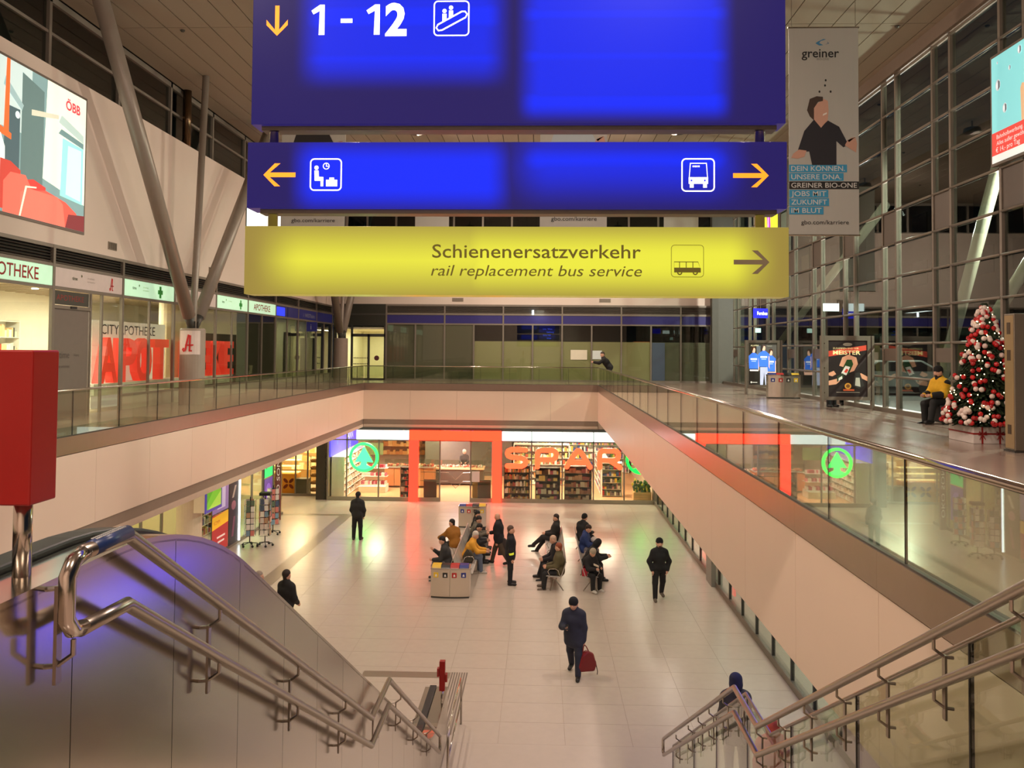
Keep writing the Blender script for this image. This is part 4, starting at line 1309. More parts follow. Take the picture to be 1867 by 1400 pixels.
def shirt3(cx, top, w, hair):
    return [((236, 190, 158), disc(cx, top - .06, .055, .075)), (hair, [(cx - .075, top - .05), (cx - .07, top + .02), (cx, top + .045), (cx + .07, top + .02), (cx + .06, top - .02), (cx, top + .0), (cx - .05, top - .1)]),
            ((62, 118, 222), [(cx - w, top - .50), (cx + w, top - .50), (cx + w * 1.15, top - .2), (cx + .05, top - .12), (cx - .05, top - .12), (cx - w * 1.15, top - .2)]), ((224, 234, 250), rect(cx - w * .7, top - .29, cx + w * .7, top - .25)), ((170, 200, 240), rect(cx - w * .5, top - .33, cx + w * .5, top - .31)),
            ((240, 190, 160), [(cx + w, top - .5), (cx + w * 1.2, top - .55), (cx + w * 1.15, top - .25), (cx + w, top - .25)])]
it = [((40, 36, 26), rect(0, 0, 1, 1)), ((92, 100, 104), rect(.28, .5, .42, .93)), ((80, 78, 70), rect(.55, .5, .98, .95))]
it += shirt3(.18, .88, .16, (64, 40, 24)) + [((30, 26, 20), rect(.0, .0, .36, .33)), ((238, 236, 230), rect(.04, .325, .34, .36))]
it += shirt3(.78, .82, .15, (70, 44, 30)) + [((240, 190, 160), rect(.64, .24, .95, .31))] + shirt3(.53, .93, .17, (64, 56, 50))
it += [((178, 186, 206), [(.4, 0), (.5, 0), (.54, .3), (.58, .0), (.68, 0), (.66, .42), (.40, .42)]), ((228, 222, 170), ('t', 'ALUMNI', .07, .915, .035, {})), ((206, 206, 176), ('t', 'Teamwork', .65, .915, .018, {})), ((206, 206, 190), disc(.09, .06, .03, .022)), ((206, 206, 190), rect(.13, .05, .3, .065))]
poster_stand('lit poster stand with three people in blue shirts at the far right', 8.2, 9.53, 33.0, 7.70, 8.28, 9.40, 5.93, 7.60, it, 1.15)

def recycling_bin(label, x, y, z, rz, cols):
    t = thing('recycling_bin', label, 'bin', (x, y, z), rz, 'four-part steel recycling bins')
    W, Dp, H = 1.13, .5, .82
    def plan(s, k=1.0):
        pts = []
        for i in range(9):
            u = -W / 2 + W * i / 8
            pts.append((u * k, -(Dp / 2 + .07 * (1 - (2 * u / W) ** 2)) * k))
        for i in range(9):
            u = W / 2 - W * i / 8
            pts.append((u * k, (Dp / 2 + .07 * (1 - (2 * u / W) ** 2)) * k))
        return pts
    bs = mat('bin_steel', (222, 212, 198), .24, .9, var=.05, aniso=(1, 1, 20))
    MB().prism(plan(1, .98), .0, .05, lambda u, v, w: (u, v, w)).build('plinth', FRAMED, t, local=True)
    body = MB().prism(plan(1), .05, H, lambda u, v, w: (u, v, w)).build('body', bs, t, local=True)
    MB().prism(plan(1, 1.015), H, H + .04, lambda u, v, w: (u, v, w)).build('rim', STEELP, t, local=True)
    for i in range(4):
        a = -W / 2 + .03 + i * (W - .06) / 4
        b = a + (W - .06) / 4 - .012
        m = MB().add([(a, -.20, H + .04), (b, -.20, H + .04), (b, .20, H + .04), (a, .20, H + .04), (a, -.13, H + .10), (b, -.13, H + .10), (b, .13, H + .10), (a, .13, H + .10)],
                     [(0, 3, 2, 1), (4, 5, 6, 7), (0, 1, 5, 4), (1, 2, 6, 5), (2, 3, 7, 6), (3, 0, 4, 7)])
        m.build('coloured_lid', mat('lid', cols[i], .4), t, local=True)
        cx = (a + b) / 2
        yy = -(Dp / 2 + .07 * (1 - (2 * cx / W) ** 2))
        MB().box(cx - .07, cx + .07, yy - .012, yy + .01, .60, .74).build('pictogram_plate', mat('lid', cols[i], .4), body, local=True)
        m = MB().add([(cx - .03, yy - .014, .63), (cx + .035, yy - .014, .63), (cx + .02, yy - .014, .70), (cx - .02, yy - .014, .69)], [(0, 1, 2, 3)])
        m.build('pictogram', mat('pictogram_white', (226, 222, 214), .5), body, local=True)
    MB().box(-.004, .004, -(Dp / 2 + .074), -(Dp / 2 + .06), .06, H).build('door_joint', FRAMED, body, local=True)
    return t
YEL, BLK, RD, BLU2 = (226, 186, 50), (30, 30, 28), (176, 40, 36), (40, 52, 130)
recycling_bin('steel recycling bin on the right gallery between the two poster stands', 8.87, 30.4, ZU, -.12, [BLU2, RD, BLK, YEL])
recycling_bin('steel recycling bin with coloured lids in front of the left benches', -2.58, 24.35, 0, 0, [YEL, BLK, RD, BLU2])
recycling_bin('steel recycling bin behind the left benches', -2.72, 33.9, 0, 0, [BLU2, RD, BLK, YEL])

# lit steel info pillar at the right edge
t = thing('info_pillar', 'tall brushed steel pillar with slots at the right edge, in front of the tree', 'pillar', (8.4, 14.35, ZU))
B(7.99, 8.84, 14.18, 14.52, ZU, ZU + .03).build('foot', FRAMED, t)
B(8.01, 8.82, 14.2, 14.5, ZU + .03, ZU + 2.35).build('body', mat('pillar_metal', (150, 140, 126), .35, .7, aniso=(1, 1, 20)), t, bevel=.01)
B(8.004, 8.01, 14.22, 14.48, ZU + .06, ZU + 2.32).build('edge_strip', mat('brass_strip', (206, 180, 140), .3, .8), t)
for z, h in ((2.0, .2), (1.55, .18), (.3, .16)):
    B(7.998, 8.004, 14.30, 14.40, ZU + z, ZU + z + h).build('slot', mat('slot_brown', (92, 76, 60), .4, .5), t)

# Christmas tree
random.seed(11)
tx, ty = 8.47, 16.0
tr = thing('christmas_tree', 'decorated Christmas tree with red and white baubles on a gift-wrapped box', 'christmas tree', (tx, ty, ZU))
MB().tube([(tx, ty, ZU + .3), (tx, ty, ZU + 2.5)], [.06, .02], 8).build('trunk', mat('bark', (70, 48, 32), .8), tr)
def cone_r(z): return .70 * (1 - (z - .38) / 2.28) ** .85 + .02
m = MB()
for i in range(3600):
    z = .36 + 2.2 * (random.random() ** 1.25)
    a = random.uniform(0, 2 * PI); R = cone_r(z)
    r0 = R * random.uniform(.2, .75); r1 = R * random.uniform(.86, 1.08)
    ca, sa = math.cos(a), math.sin(a)
    p0 = Vector((tx + r0 * ca, ty + r0 * sa, ZU + z + .08)); p1 = Vector((tx + r1 * ca, ty + r1 * sa, ZU + z - .05))
    w = .022
    sd = Vector((-sa, ca, 0)) * w
    m.add([p0 - sd * .6, p0 + sd * .6, p1 + sd, p1 - sd, (p0 + p1) / 2 + Vector((0, 0, .05))], [(0, 1, 2, 3), (0, 3, 4), (1, 4, 2)])
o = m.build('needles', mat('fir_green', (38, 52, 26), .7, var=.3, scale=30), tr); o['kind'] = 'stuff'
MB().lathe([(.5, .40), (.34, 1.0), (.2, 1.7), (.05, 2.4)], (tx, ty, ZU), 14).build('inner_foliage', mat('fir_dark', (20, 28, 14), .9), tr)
b0 = {}
cols = [(196, 24, 28), (232, 216, 204), (170, 18, 24), (226, 200, 190)]
for i in range(290):
    z = .38 + 2.18 * (random.random() ** 1.55)
    a = -PI / 2 - .35 + random.uniform(-1.6, 1.6); R = cone_r(z) * random.uniform(.95, 1.08)
    c = random.choice((0, 0, 1, 2, 2, 3, 1))
    p = (tx + R * math.cos(a), ty + R * math.sin(a), ZU + z)
    if c not in b0:
        b0[c] = MB().ball(p, .05 if c % 2 else .047, 8, 6).build('bauble', mat('bauble_gloss', cols[c], .18, coat=.5), tr, smooth=True)
    else:
        dup(b0[c], (p[0] - tx, p[1] - ty, z - .05), tr)
m = MB()
for i in range(130):
    z = .38 + 2.2 * (random.random() ** 1.15)
    a = -PI / 2 + random.uniform(-1.8, 1.8); R = cone_r(z) * random.uniform(.98, 1.10)
    m.ball((tx + R * math.cos(a), ty + R * math.sin(a), ZU + z), .011, 5, 4)
o = m.build('string_lights', mat('warm_light', (255, 226, 170), .5, emit=8), tr); o['kind'] = 'stuff'
bx = thing('gift_box', 'white gift-wrapped box with red ribbons under the Christmas tree', 'box', (tx, ty, ZU))
B(tx - .46, tx + .46, ty - .46, ty + .46, ZU, ZU + .31).build('box_body', mat('white_wrap', (214, 202, 194), .5), bx, bevel=.01)
for zz in (.17,): B(tx - .465, tx + .465, ty - .465, ty + .465, ZU + zz, ZU + zz + .03).build('ribbon', RED, bx)
for dx in (-.3, .02, .34):
    B(tx + dx - .015, tx + dx + .015, ty - .468, ty - .46, ZU, ZU + .31).build('ribbon', RED, bx)
    m = MB()
    for s in (-1, 1):
        m.tube([(tx + dx, ty - .47, ZU + .185), (tx + dx + s * .06, ty - .48, ZU + .225), (tx + dx + s * .07, ty - .48, ZU + .165), (tx + dx, ty - .47, ZU + .18)], .008, 6)
        m.tube([(tx + dx, ty - .47, ZU + .18), (tx + dx + s * .05, ty - .475, ZU + .08)], .008, 6)
    m.build('bow', RED, bx)

# small signs on the right gallery
t = thing('direction_sign', 'small lit blue direction sign hanging near the far right glass front', 'sign', (8.26, 31, 8.5))
pl = Plane2((7.98, 31, 8.5), (1, .25, 0), (0, 0, 1))
MB().prism(rect(0, 0, .56, .36), -.08, 0, pl).build('sign_box', mat('blue_sign_light', (40, 44, 230), .4, emit=.8), t)
m = MB(); put_text(m, pl, 'Fernbus', .12, .12, h=.12, w=.42, bold=.04); m.build('lettering', mat('white_print', (250, 250, 255), .5, emit=1.3), t)
MB().tube([pl(.28, .36, -.04), (8.26, 31.05, 15.36)], .012, 6).build('hanger', STEEL, t)
t = thing('exit_sign', 'small white lit exit sign on the right glass front above the poster', 'sign', (9.75, 27.2, 8.6))
B(9.25, 9.75, 27.2, 27.25, 8.58, 8.83).build('light_face', mat('white_exit_face', (230, 250, 245), .4, emit=2.0), t)
B(9.75, 9.85, 27.2, 27.25, 8.55, 8.9).build('wall_bracket', FRAME, t)
t = thing('exit_sign', 'tiny pale green lit exit sign near the far right corner', 'sign', (8.9, 33.8, 8.0))
B(8.75, 8.97, 33.8, 33.84, 8.02, 8.2).build('light_face', mat('green_exit_face', (190, 230, 212), .4, emit=1.2), t)
MB().tube([(8.86, 33.82, 8.2), (8.86, 33.82, 15.36)], .01, 6).build('hanger', STEEL, t)

# ================================================================== OUTSIDE THE GLASS FRONT
struct('ground', B(10.0, 60, -20, 90, 5.2, 5.5), mat('night_asphalt', (62, 60, 58), .5))
def ext_strut(a, b, label):
    tag(MB().tube([a, b], .17, 14).build('outer_strut', mat('white_steel_tube', (226, 222, 200), .3, .2), smooth=True), label, 'strut', 'white struts outside the glass front')
ext_strut((12.5, 26.6, 5.5), (12.5, 21.6, 14.6), 'bright white leaning strut outside the glass front, above the tree')
ext_strut((13.6, 28.6, 5.5), (13.0, 18.0, 13.2), 'pale strut outside the glass front crossing low behind the tree')
ext_strut((12.5, 49.5, 5.5), (12.5, 30.2, 12.6), 'pale strut outside the glass front seen beyond the small exit sign')
area('street_lamp', (14.6, 21.0, 13.0), .5, 2600, (1, .98, .86), (0, .7, 0))
area('street_lamp', (14.6, 34.0, 13.0), .5, 2600, (1, .98, .86), (0, .7, 0))
# street building across
sb = thing('street_building', 'dark building across the street with pale bands and dim windows', 'building', (30, 60, 5.5))
B(32, 38, 30, 105, 5.5, 24).build('wall', mat('night_render', (92, 80, 78), .8), sb)
for z in (9.0, 13.0, 17.0):
    for k in range(14):
        B(31.9, 32.02, 34 + k * 5, 36.6 + k * 5, z, z + 2.0).build('window', mat('night_window', (24, 26, 30), .2, emit=0) if (k * 7 + int(z)) % 9 else mat('lit_window', (150, 130, 80), .5, emit=.12), sb)
# parked car outside
car = thing('parked_car', 'silver car with a lit headlamp parked outside the glass front', 'car', (14.6, 35.0, 5.5), 2.9)
prof = [(-2.1, .35), (2.1, .35), (2.15, .65), (2.05, .88), (1.2, .98), (.55, 1.42), (-1.1, 1.45), (-1.85, 1.0), (-2.12, .9)]
MB().prism(prof, -.85, .85, lambda u, v, w: (u, w, v)).build('body', mat('silver_paint', (170, 172, 170), .25, .6), car, local=True, bevel=.06)
win_ = [(1.05, .98), (.52, 1.36), (-1.05, 1.38), (-1.7, 1.0)]
for s in (-1, 1):
    MB().prism(win_, s * .853, s * .86, lambda u, v, w: (u, w, v)).build('side_window', mat('dark_car_glass', (20, 22, 24), .1), car, local=True)
    for x in (-1.3, 1.35):
        MB().tube([(x, s * .72, .33), (x, s * .88, .33)], .33, 16).build('wheel', BLACK, car, local=True)
    MB().box(2.05, 2.14, s * .62 - .14, s * .62 + .14, .62, .76).build('headlamp', mat('headlamp', (250, 255, 240), .3, emit=12 if s > 0 else 3), car, local=True)
MB().box(-.3, .1, -.2, .2, 1.45, 1.56).build('roof_sign', mat('taxi_yellow', (240, 220, 60), .4, emit=1.0), car, local=True)
# ================================================================== SUPERMARKET FRONT (lower level)
YF = 39.3
PF = Plane2((0, YF, 0), (1, 0, 0), (0, 0, 1))
sf = thing('supermarket_shopfront', 'glazed supermarket front with grey frames at the far end of the lower hall', 'shopfront', (-2.4, YF, 0))
MXF = [-10.15, -9.23, -7.69, -6.2, -4.75, -3.28, -1.81, -.38, 1.076, 2.555, 4.005, 5.43]
for x in MXF:
    B(x - .03, x + .03, YF - .02, YF + .06, .0, 3.42).build('mullion', FRAME, sf)
for a, b in ((-10.15, -4.75), (-3.28, 5.45)):
    B(a, b, YF - .04, YF + .08, 0, .18).build('plinth', mat('plinth_metal', (150, 142, 122), .4, .4), sf)
B(-10.15, 5.45, YF - .02, YF + .06, 3.38, 3.5).build('head_rail', FRAMED, sf)
B(-10.15, 5.45, YF - .02, YF + .06, 2.86, 2.92).build('transom', FRAME, sf)
for a, b in zip(MXF[:-1], MXF[1:]):
    if a in (-4.75,): continue
    B(a + .03, b - .03, YF + .015, YF + .025, .18, 2.86).build('pane', GLASS, sf)
for z in (1.72, 2.42):
    B(-1.81, 5.43, YF - .022, YF + .0, z, z + .02).build('letter_rail', FRAME, sf)
B(-9.23, -7.69, YF - .022, YF, 2.06, 2.08).build('letter_rail', FRAME, sf)
def litbox(x0, x1, z0, z1, c, e, label, name='lightbox_sign', y=YF - .13, d=.105, group=None):
    o = B(x0, x1, y, y + d, z0, z1).build(name, mat('lit_panel', c, .4, emit=e))
    return tag(o, label, 'sign', group)
WHL = (226, 248, 250)
G1 = 'white light boxes over the supermarket windows'
litbox(-8.75, -6.24, 2.93, 3.36, WHL, 1.7, 'long white light box left of the red entrance frame', group=G1)
litbox(-1.78, -.40, 2.93, 3.36, WHL, 1.7, 'white light box over the first letter, right of the red frame', group=G1)
litbox(-.36, 2.53, 2.93, 3.36, WHL, 1.7, 'long white light box over the middle orange letters', group=G1)
litbox(2.58, 5.42, 2.93, 3.36, WHL, 1.7, 'white light box at the right end, partly hidden by the gallery', group=G1)
RO = (255, 92, 62)
rf = thing('entrance_frame', 'glowing red-orange portal frame around the supermarket entrance', 'portal', (-4.0, YF - .1, 0))
for k in range(3):
    a = -6.2 + k * 1.463
    B(a + .008, a + 1.455, YF - .20, YF - .042, 2.92, 3.38).build('lintel_panel', emat('red_glow', (255, 108, 62), 5), rf)
B(-6.2, -5.77, YF - .20, YF - .042, .0, 2.90).build('pillar', emat('red_glow_deep', RO, 6), rf)
B(-2.24, -1.81, YF - .20, YF - .042, .0, 2.90).build('pillar', emat('red_glow_deep', (255, 104, 64), 6), rf)

def stroke3d(mb, pl, pts, t, d, w0=.0):
    for i in range(len(pts) - 1):
        a = Vector(pts[i]); b = Vector(pts[i + 1]); dr = (b - a).normalized(); nn = Vector((-dr.y, dr.x)) * t / 2
        q = [a - nn, b - nn, b + nn, a + nn]
        mb.prism([(p.x, p.y) for p in q], w0, w0 + d + .0004 * i, pl)
    for i, p in enumerate(pts):
        mb.prism(disc(p[0], p[1], t / 2, n=14), w0, w0 + d + .0002 + .0003 * (i % 7), pl)
OL = emat('orange_letter_glow', (255, 132, 76), 3)
LETS = {'S': [[(1.0, .90), (.33, .90), (.17, .83), (.13, .72), (.18, .61), (.33, .55), (.83, .50), (.97, .43), (1.01, .32), (.96, .2), (.83, .125), (.13, .125)]],
        'P': [[(.14, .10), (.14, .72), (.19, .84), (.33, .90), (.85, .90), (.99, .83), (1.04, .68), (.99, .53), (.85, .45), (.32, .45)]],
        'A': [[(.10, .12), (.40, .62), (.60, .88), (.70, .88), (.90, .62), (1.2, .12)], [(.36, .34), (.94, .34)]],
        'R': [[(.14, .10), (.14, .72), (.19, .84), (.33, .90), (.85, .90), (.99, .83), (1.04, .68), (.99, .53), (.85, .45), (.32, .45)], [(.62, .45), (1.1, .12)]]}
for ch, x0, lb in (('S', -1.66, 'first'), ('P', -.24, 'second'), ('A', 1.19, 'third'), ('R', 2.70, 'last')):
    m = MB()
    pl = Plane2((x0, YF - .022, 1.61), (1, 0, 0), (0, 0, 1))
    for s in LETS[ch]: stroke3d(m, pl, s, .235, .1)
    tag(m.build('glowing_letter', OL), f'glowing orange rounded letter {ch}, {lb} of the supermarket name', 'letter', 'glowing orange letters of the supermarket name')
def logo(cx, cz, R, c1, c2, label, e, y=YF - .022):
    t = thing('round_logo', label, 'logo', (cx, y, cz - R), group='glowing green round tree logos')
    pl = Plane2((cx, y, cz), (1, 0, 0), (0, 0, 1))
    m = MB()
    n = 40
    ro, ri = R, R * .83
    P = [(math.cos(2 * PI * i / n), math.sin(2 * PI * i / n)) for i in range(n)]
    for i in range(n):
        a, b = P[i], P[(i + 1) % n]
        m.prism([(a[0] * ri, a[1] * ri), (a[0] * ro, a[1] * ro), (b[0] * ro, b[1] * ro), (b[0] * ri, b[1] * ri)], 0, .1, pl)
    m.build('ring', emat('green_glow_ring', c1, e), t)
    m = MB()
    tri = [(0, .72), (.62, -.34), (.18, -.30), (.20, -.52), (.50, -.66), (.30, -.86), (-.30, -.86), (-.50, -.66), (-.20, -.52), (-.18, -.30), (-.62, -.34)]
    for idx in ((0, 10, 9, 2, 1), (9, 8, 3, 2), (8, 7, 6, 5, 4, 3)):
        m.prism([(tri[i][0] * R, tri[i][1] * R) for i in idx], 0, .085, pl)
    m.build('tree_symbol', emat('mint_glow', c2, e), t)
logo(-8.39, 2.07, .70, (84, 236, 160), (110, 244, 206), 'glowing mint round tree logo on the left supermarket window', 5)
logo(4.78, 2.12, .70, (40, 226, 104), (40, 226, 104), 'glowing green round tree logo half hidden by the right gallery', 2.5)

# interior
SF = mat('terracotta_shop_floor', (214, 158, 116), .35)
struct('floor_supermarket', B(-10.15, 5.45, YF, 50, .0005, .004), SF)
struct('wall_supermarket', MB().box(-10.15, 5.45, 49.8, 50, 0, 3.5).box(-10.3, -10.16, YF + .05, 50, 0, 3.5).box(5.45, 5.6, YF, 50, 0, 3.5), mat('shop_wall_warm', (196, 178, 156), .7))
for (x, y, p) in ((-8.2, 41.5, 330), (-4.2, 42.5, 260), (-.3, 41.2, 240), (3.4, 41.5, 260), (-6, 46.5, 260), (1.8, 47, 200), (1.5, 43.5, 180)):
    area('supermarket_lamp', (x, y, 3.4), .8, p, (1, .88, .72))
for i, (x, y) in enumerate(((-7.0, 41.5), (-5.0, 45), (-3.6, 42.2), (-2.6, 45), (.6, 43), (3.2, 44))):
    tag(B(x - .5, x + .5, y - .05, y + .05, 3.3, 3.36).build('strip_lamp', mat('strip_lamp_glow', (255, 236, 200), .4, emit=4)), 'bright strip lamp hanging in the supermarket', 'lamp', 'supermarket strip lamps')
GA = gm([(206, 140, 80), (170, 80, 56), (236, 222, 200), (130, 106, 76), (220, 184, 110), (140, 150, 90), (240, 236, 230), (190, 170, 150)])
GB = gm([(190, 40, 40), (236, 236, 232), (60, 90, 150), (220, 190, 80), (90, 130, 60), (130, 120, 130), (200, 150, 160), (60, 60, 66)])
GW = gm([(240, 232, 220), (226, 200, 180), (210, 180, 170), (190, 150, 120)])
DSH = mat('dark_shelf', (96, 84, 70), .5)
shelf_unit('supermarket_shelf', 'white stepped shelving behind the left supermarket window', -10.1, -9.45, 39.75, 44.5, 0, 2.0, 6, WSH, GW, 21, face='x')
shelf_unit('supermarket_shelf', 'dark shelf full of jars behind the first orange letter', -1.7, -.45, 39.6, 40.05, 0, 1.75, 5, DSH, GA, 22, face='-y', gw=(.05, .10))
shelf_unit('supermarket_shelf', 'shelf of packets behind the second orange letter', -.2, 1.0, 39.6, 40.05, 0, 1.65, 5, DSH, gm([(226, 190, 110), (236, 226, 200), (180, 90, 110), (90, 60, 40), (210, 200, 180)]), 23, face='-y', gw=(.08, .2))
shelf_unit('supermarket_shelf', 'shelf of boxes behind the third orange letter', 1.2, 2.5, 39.6, 40.05, 0, 1.75, 5, mat('grey_shelf', (150, 140, 130), .5), gm([(190, 150, 120), (170, 120, 100), (220, 200, 180), (160, 90, 80)]), 24, face='-y', gw=(.08, .2))
shelf_unit('supermarket_shelf', 'gondola shelf end with bottles behind the last orange letter', 3.1, 4.1, 41.2, 41.7, 0, 1.7, 5, WSH, GB, 25, face='-y')
shelf_unit('supermarket_shelf', 'long gondola side seen along the right aisle of the supermarket', 3.05, 3.55, 41.8, 46, 0, 1.7, 5, WSH, GB, 26, face='-x')
shelf_unit('supermarket_shelf', 'wide wall shelving at the back right of the supermarket', -1.5, 5.3, 49.2, 49.7, 0, 2.9, 7, WSH, GB, 27, face='-y')
shelf_unit('supermarket_shelf', 'middle shelving row behind the entrance letters', -1.4, 1.6, 44.5, 45.0, 0, 2.2, 6, WSH, GA, 28, face='-y')
shelf_unit('bread_shelf', 'warm lit bread shelving at the back left of the supermarket', -9.4, -5.2, 49.2, 49.7, .9, 2.9, 4, mat('wood_shelf', (190, 130, 80), .5), gm([(214, 150, 80), (190, 120, 60), (230, 180, 110)]), 29, face='-y', gw=(.12, .3))
shelf_unit('magazine_rack', 'narrow rack of goods just inside the red entrance pillar', -6.75, -6.3, 39.9, 40.3, 0, 1.55, 5, mat('grey_shelf', (150, 140, 130), .5), gm([(180, 60, 50), (210, 200, 190), (90, 80, 70), (200, 150, 110)]), 30, face='-y')
dc = thing('deli_counter', 'wood fronted deli counter with glass display inside the supermarket', 'counter', (-7.3, 43.2, 0))
for k in range(5):
    x = -8.1 + k * .52
    B(x, x + .50, 43.0 - k * .0, 43.9, .12, 1.05).build('wood_panel', mat('orange_wood', (196, 122, 76), .45), dc)
B(-8.12, -5.5, 42.95, 43.95, 1.05, 1.10).build('worktop', mat('steel_top', (200, 190, 180), .3, .6), dc)
B(-8.1, -5.52, 43.02, 43.03, 1.1, 1.5).build('glass_screen', GLASS, dc)
m = MB(); random.seed(5)
for i in range(60):
    m.mi(i % 3); m.ball((random.uniform(-8.0, -5.6), random.uniform(43.2, 43.7), 1.14), .07, 6, 4)
o = m.build('deli_food', gm([(214, 120, 90), (230, 190, 150), (180, 70, 60)]), dc); o['kind'] = 'stuff'
fd = thing('chilled_display', 'low white chilled display with pink packs behind the mint logo', 'fridge', (-8.6, 41.8, 0))
B(-9.1, -7.75, 41.4, 42.3, 0, .32).build('base', WSH, fd)
for z in (.34, .75, 1.15):
    B(-9.1, -7.75, 41.6 + z * .25, 42.3, z, z + .03).build('shelf_board', WSH, fd)
m = MB()
for z in (.37, .78, 1.18):
    for i in range(14):
        m.mi(random.randrange(3)); m.box(-9.06 + i * .092, -8.98 + i * .092, 41.65 + z * .25, 42.1, z, z + .16)
o = m.build('packs', gm([(226, 110, 130), (236, 220, 214), (170, 40, 60)]), fd); o['kind'] = 'stuff'
sg = thing('wall_sign', 'large violet blue lit sign on the left side wall inside the supermarket', 'sign', (-10.1, 42, 2.0))
B(-10.14, -10.06, 39.5, 45.5, 2.02, 3.2).build('sign_face', mat('violet_glow', (92, 84, 250), .4, emit=1.0), sg)
B(-10.13, -10.0, 39.6, 45.4, 3.24, 3.4).build('lamp_row', mat('white_glow', (236, 246, 255), .4, emit=2.5), sg)
m = MB(); put_text(m, Plane2((-10.06, 42.6, 2.5), (0, 1, 0), (0, 0, 1)), 'TANN', 0, 0, h=.4, lift=.004); m.build('lettering', mat('pale_blue_glow', (190, 200, 250), .4, emit=1.0), sg)
tag(B(-9.5, -8.5, 44.6, 44.7, 1.5, 2.15).build('green_board', mat('olive_board', (130, 140, 80), .5)), 'olive green board above the shelves inside the supermarket', 'board')
bc = thing('meat_counter', 'dark glass meat counter opposite the supermarket entrance', 'counter', (-4.3, 44.3, 0))
B(-5.6, -3.0, 44.0, 45.0, .1, .85).build('counter_body', mat('dark_counter', (86, 76, 70), .4), bc)
B(-5.65, -2.95, 43.95, 45.05, .85, .93).build('ledge', mat('pale_ledge', (216, 176, 140), .5), bc)
B(-5.6, -3.0, 44.02, 44.03, .95, 1.35).build('glass_screen', GLASS, bc)
m = MB()
for i in range(70): m.mi(i % 3); m.ball((random.uniform(-5.5, -3.1), random.uniform(44.2, 44.8), .97), .06, 6, 4)
o = m.build('meat_trays', gm([(226, 160, 160), (240, 226, 220), (200, 90, 80)]), bc); o['kind'] = 'stuff'
for x0, lb in ((-5.0, 'left'), (-4.3, 'right')):
    tag(B(x0, x0 + .6, 46.0, 46.1, 2.45, 2.9).build('menu_screen', mat('blue_screen', (80, 120, 250), .4, emit=1.3)), f'small blue menu screen above the meat counter, {lb} of two', 'screen', 'menu screens')
tag(B(-6.6, -1.6, 47.5, 47.6, 0, 3.4).build('partition', mat('grey_brown_partition', (120, 108, 98), .6)), 'grey brown partition behind the meat counter', 'partition')
for x0, c, lb in ((-5.55, (120, 52, 46), 'dark red panel beside the entrance doors'), (-2.95, (74, 72, 56), 'olive grey panel beside the entrance doors')):
    tag(B(x0, x0 + .62, 39.55, 39.62, .02, 1.0).build('low_panel', mat('low_panel', c, .5)), lb, 'panel')
tag(B(-3.2, -2.95, 39.5, 39.55, .05, .95).build('yellow_stand', mat('yellow_stand', (226, 160, 60), .5)), 'yellow upright stand just inside the entrance', 'stand')
dr = thing('sliding_door', 'glass sliding entrance doors with thin metal bars', 'door', (-4.0, YF + .15, 0))
for a, b in ((-5.7, -4.75), (-3.28, -2.3)):
    B(a, b, YF + .14, YF + .15, .05, 2.86).build('door_glass', GLASS, dr)
    for z in (.95, 1.36): B(a, b, YF + .11, YF + .13, z, z + .025).build('push_bar', STEELP, dr)
m = MB()
for z in (.95, 1.36):
    for p, q in (((-4.75, z), (-4.35, z)), ((-4.35, z), (-4.0, z - .33)), ((-4.0, z - .33), (-3.65, z)), ((-3.65, z), (-3.28, z))):
        m.tube([(p[0], YF + .12, p[1]), (q[0], YF + .12, q[1])], .012, 6)
m.build('chevron_bars', STEELP, dr)
tag(B(-3.22, -2.85, YF - .012, YF - .002, .95, 1.45).build('paper_notice', mat('paper', (214, 206, 200), .6)), 'white paper notice on the glass right of the entrance', 'notice')
fs_ = thing('flower_stand', 'wooden flower stand with green plants at the right end of the supermarket', 'stand', (4.9, 40, 0))
for k in range(4): B(4.5, 5.35, 39.7, 40.3, .02 + k * .12, .13 + k * .12).build('crate_board', mat('pale_wood', (220, 176, 120), .6), fs_)
m = MB(); random.seed(9)
for i in range(90):
    m.mi(i % 5 == 0 and 1 or 0); m.ball((random.uniform(4.5, 5.3), random.uniform(39.75, 40.25), random.uniform(.5, 1.0)), .06, 5, 4, (1, 1, 1.4))
o = m.build('plants', gm([(70, 100, 50), (226, 200, 60)]), fs_); o['kind'] = 'stuff'
wl = thing('inner_logo', 'small orange round tree logo on the supermarket back wall', 'logo', (-7.0, 44.9, 2.4))
B(-7.7, -5.3, 44.9, 45.0, 2.3, 3.3).build('board', mat('brown_board', (92, 66, 50), .6), wl)
m = MB(); outline(m, Plane2((-7.1, 44.89, 2.8), (1, 0, 0), (0, 0, 1)), disc(0, 0, .32), .07); flat(m, Plane2((-7.1, 44.89, 2.8), (1, 0, 0), (0, 0, 1)), [(-.17, -.1), (.17, -.1), (0, .22)], .005); m.build('ring', mat('orange_print', (220, 150, 80), .5, emit=.5), wl)

# ================================================================== BAKERY left of the supermarket
bk = thing('bakery_shopfront', 'grey framed glass front of the bakery beside the dark pillar', 'shopfront', (-12, 40.3, 0))
for x in (-13.5, -12.0, -11.4, -10.79):
    B(x - .03, x + .03, 40.28, 40.36, 0, 3.42).build('mullion', FRAME, bk)
B(-13.5, -10.75, 40.26, 40.4, 0, .1).build('plinth', FRAME, bk)
B(-12.0, -10.75, 40.31, 40.32, .1, 3.4).build('pane', GLASS, bk)
tag(B(-10.72, -10.2, 39.35, 40.5, 0, 3.5).build('dark_pillar', mat('dark_olive_pillar', (52, 46, 38), .4)), 'dark square pillar between bakery and supermarket', 'pillar')
struct('wall_bakery', MB().box(-16, -10.5, 44.5, 44.7, 0, 3.5).box(-16.1, -16, 36, 44.7, 0, 3.5), mat('warm_bakery_wall', (226, 190, 130), .7))
area('bakery_lamp', (-12.4, 42.6, 3.4), .6, 330, (1, .80, .50), sy=3)
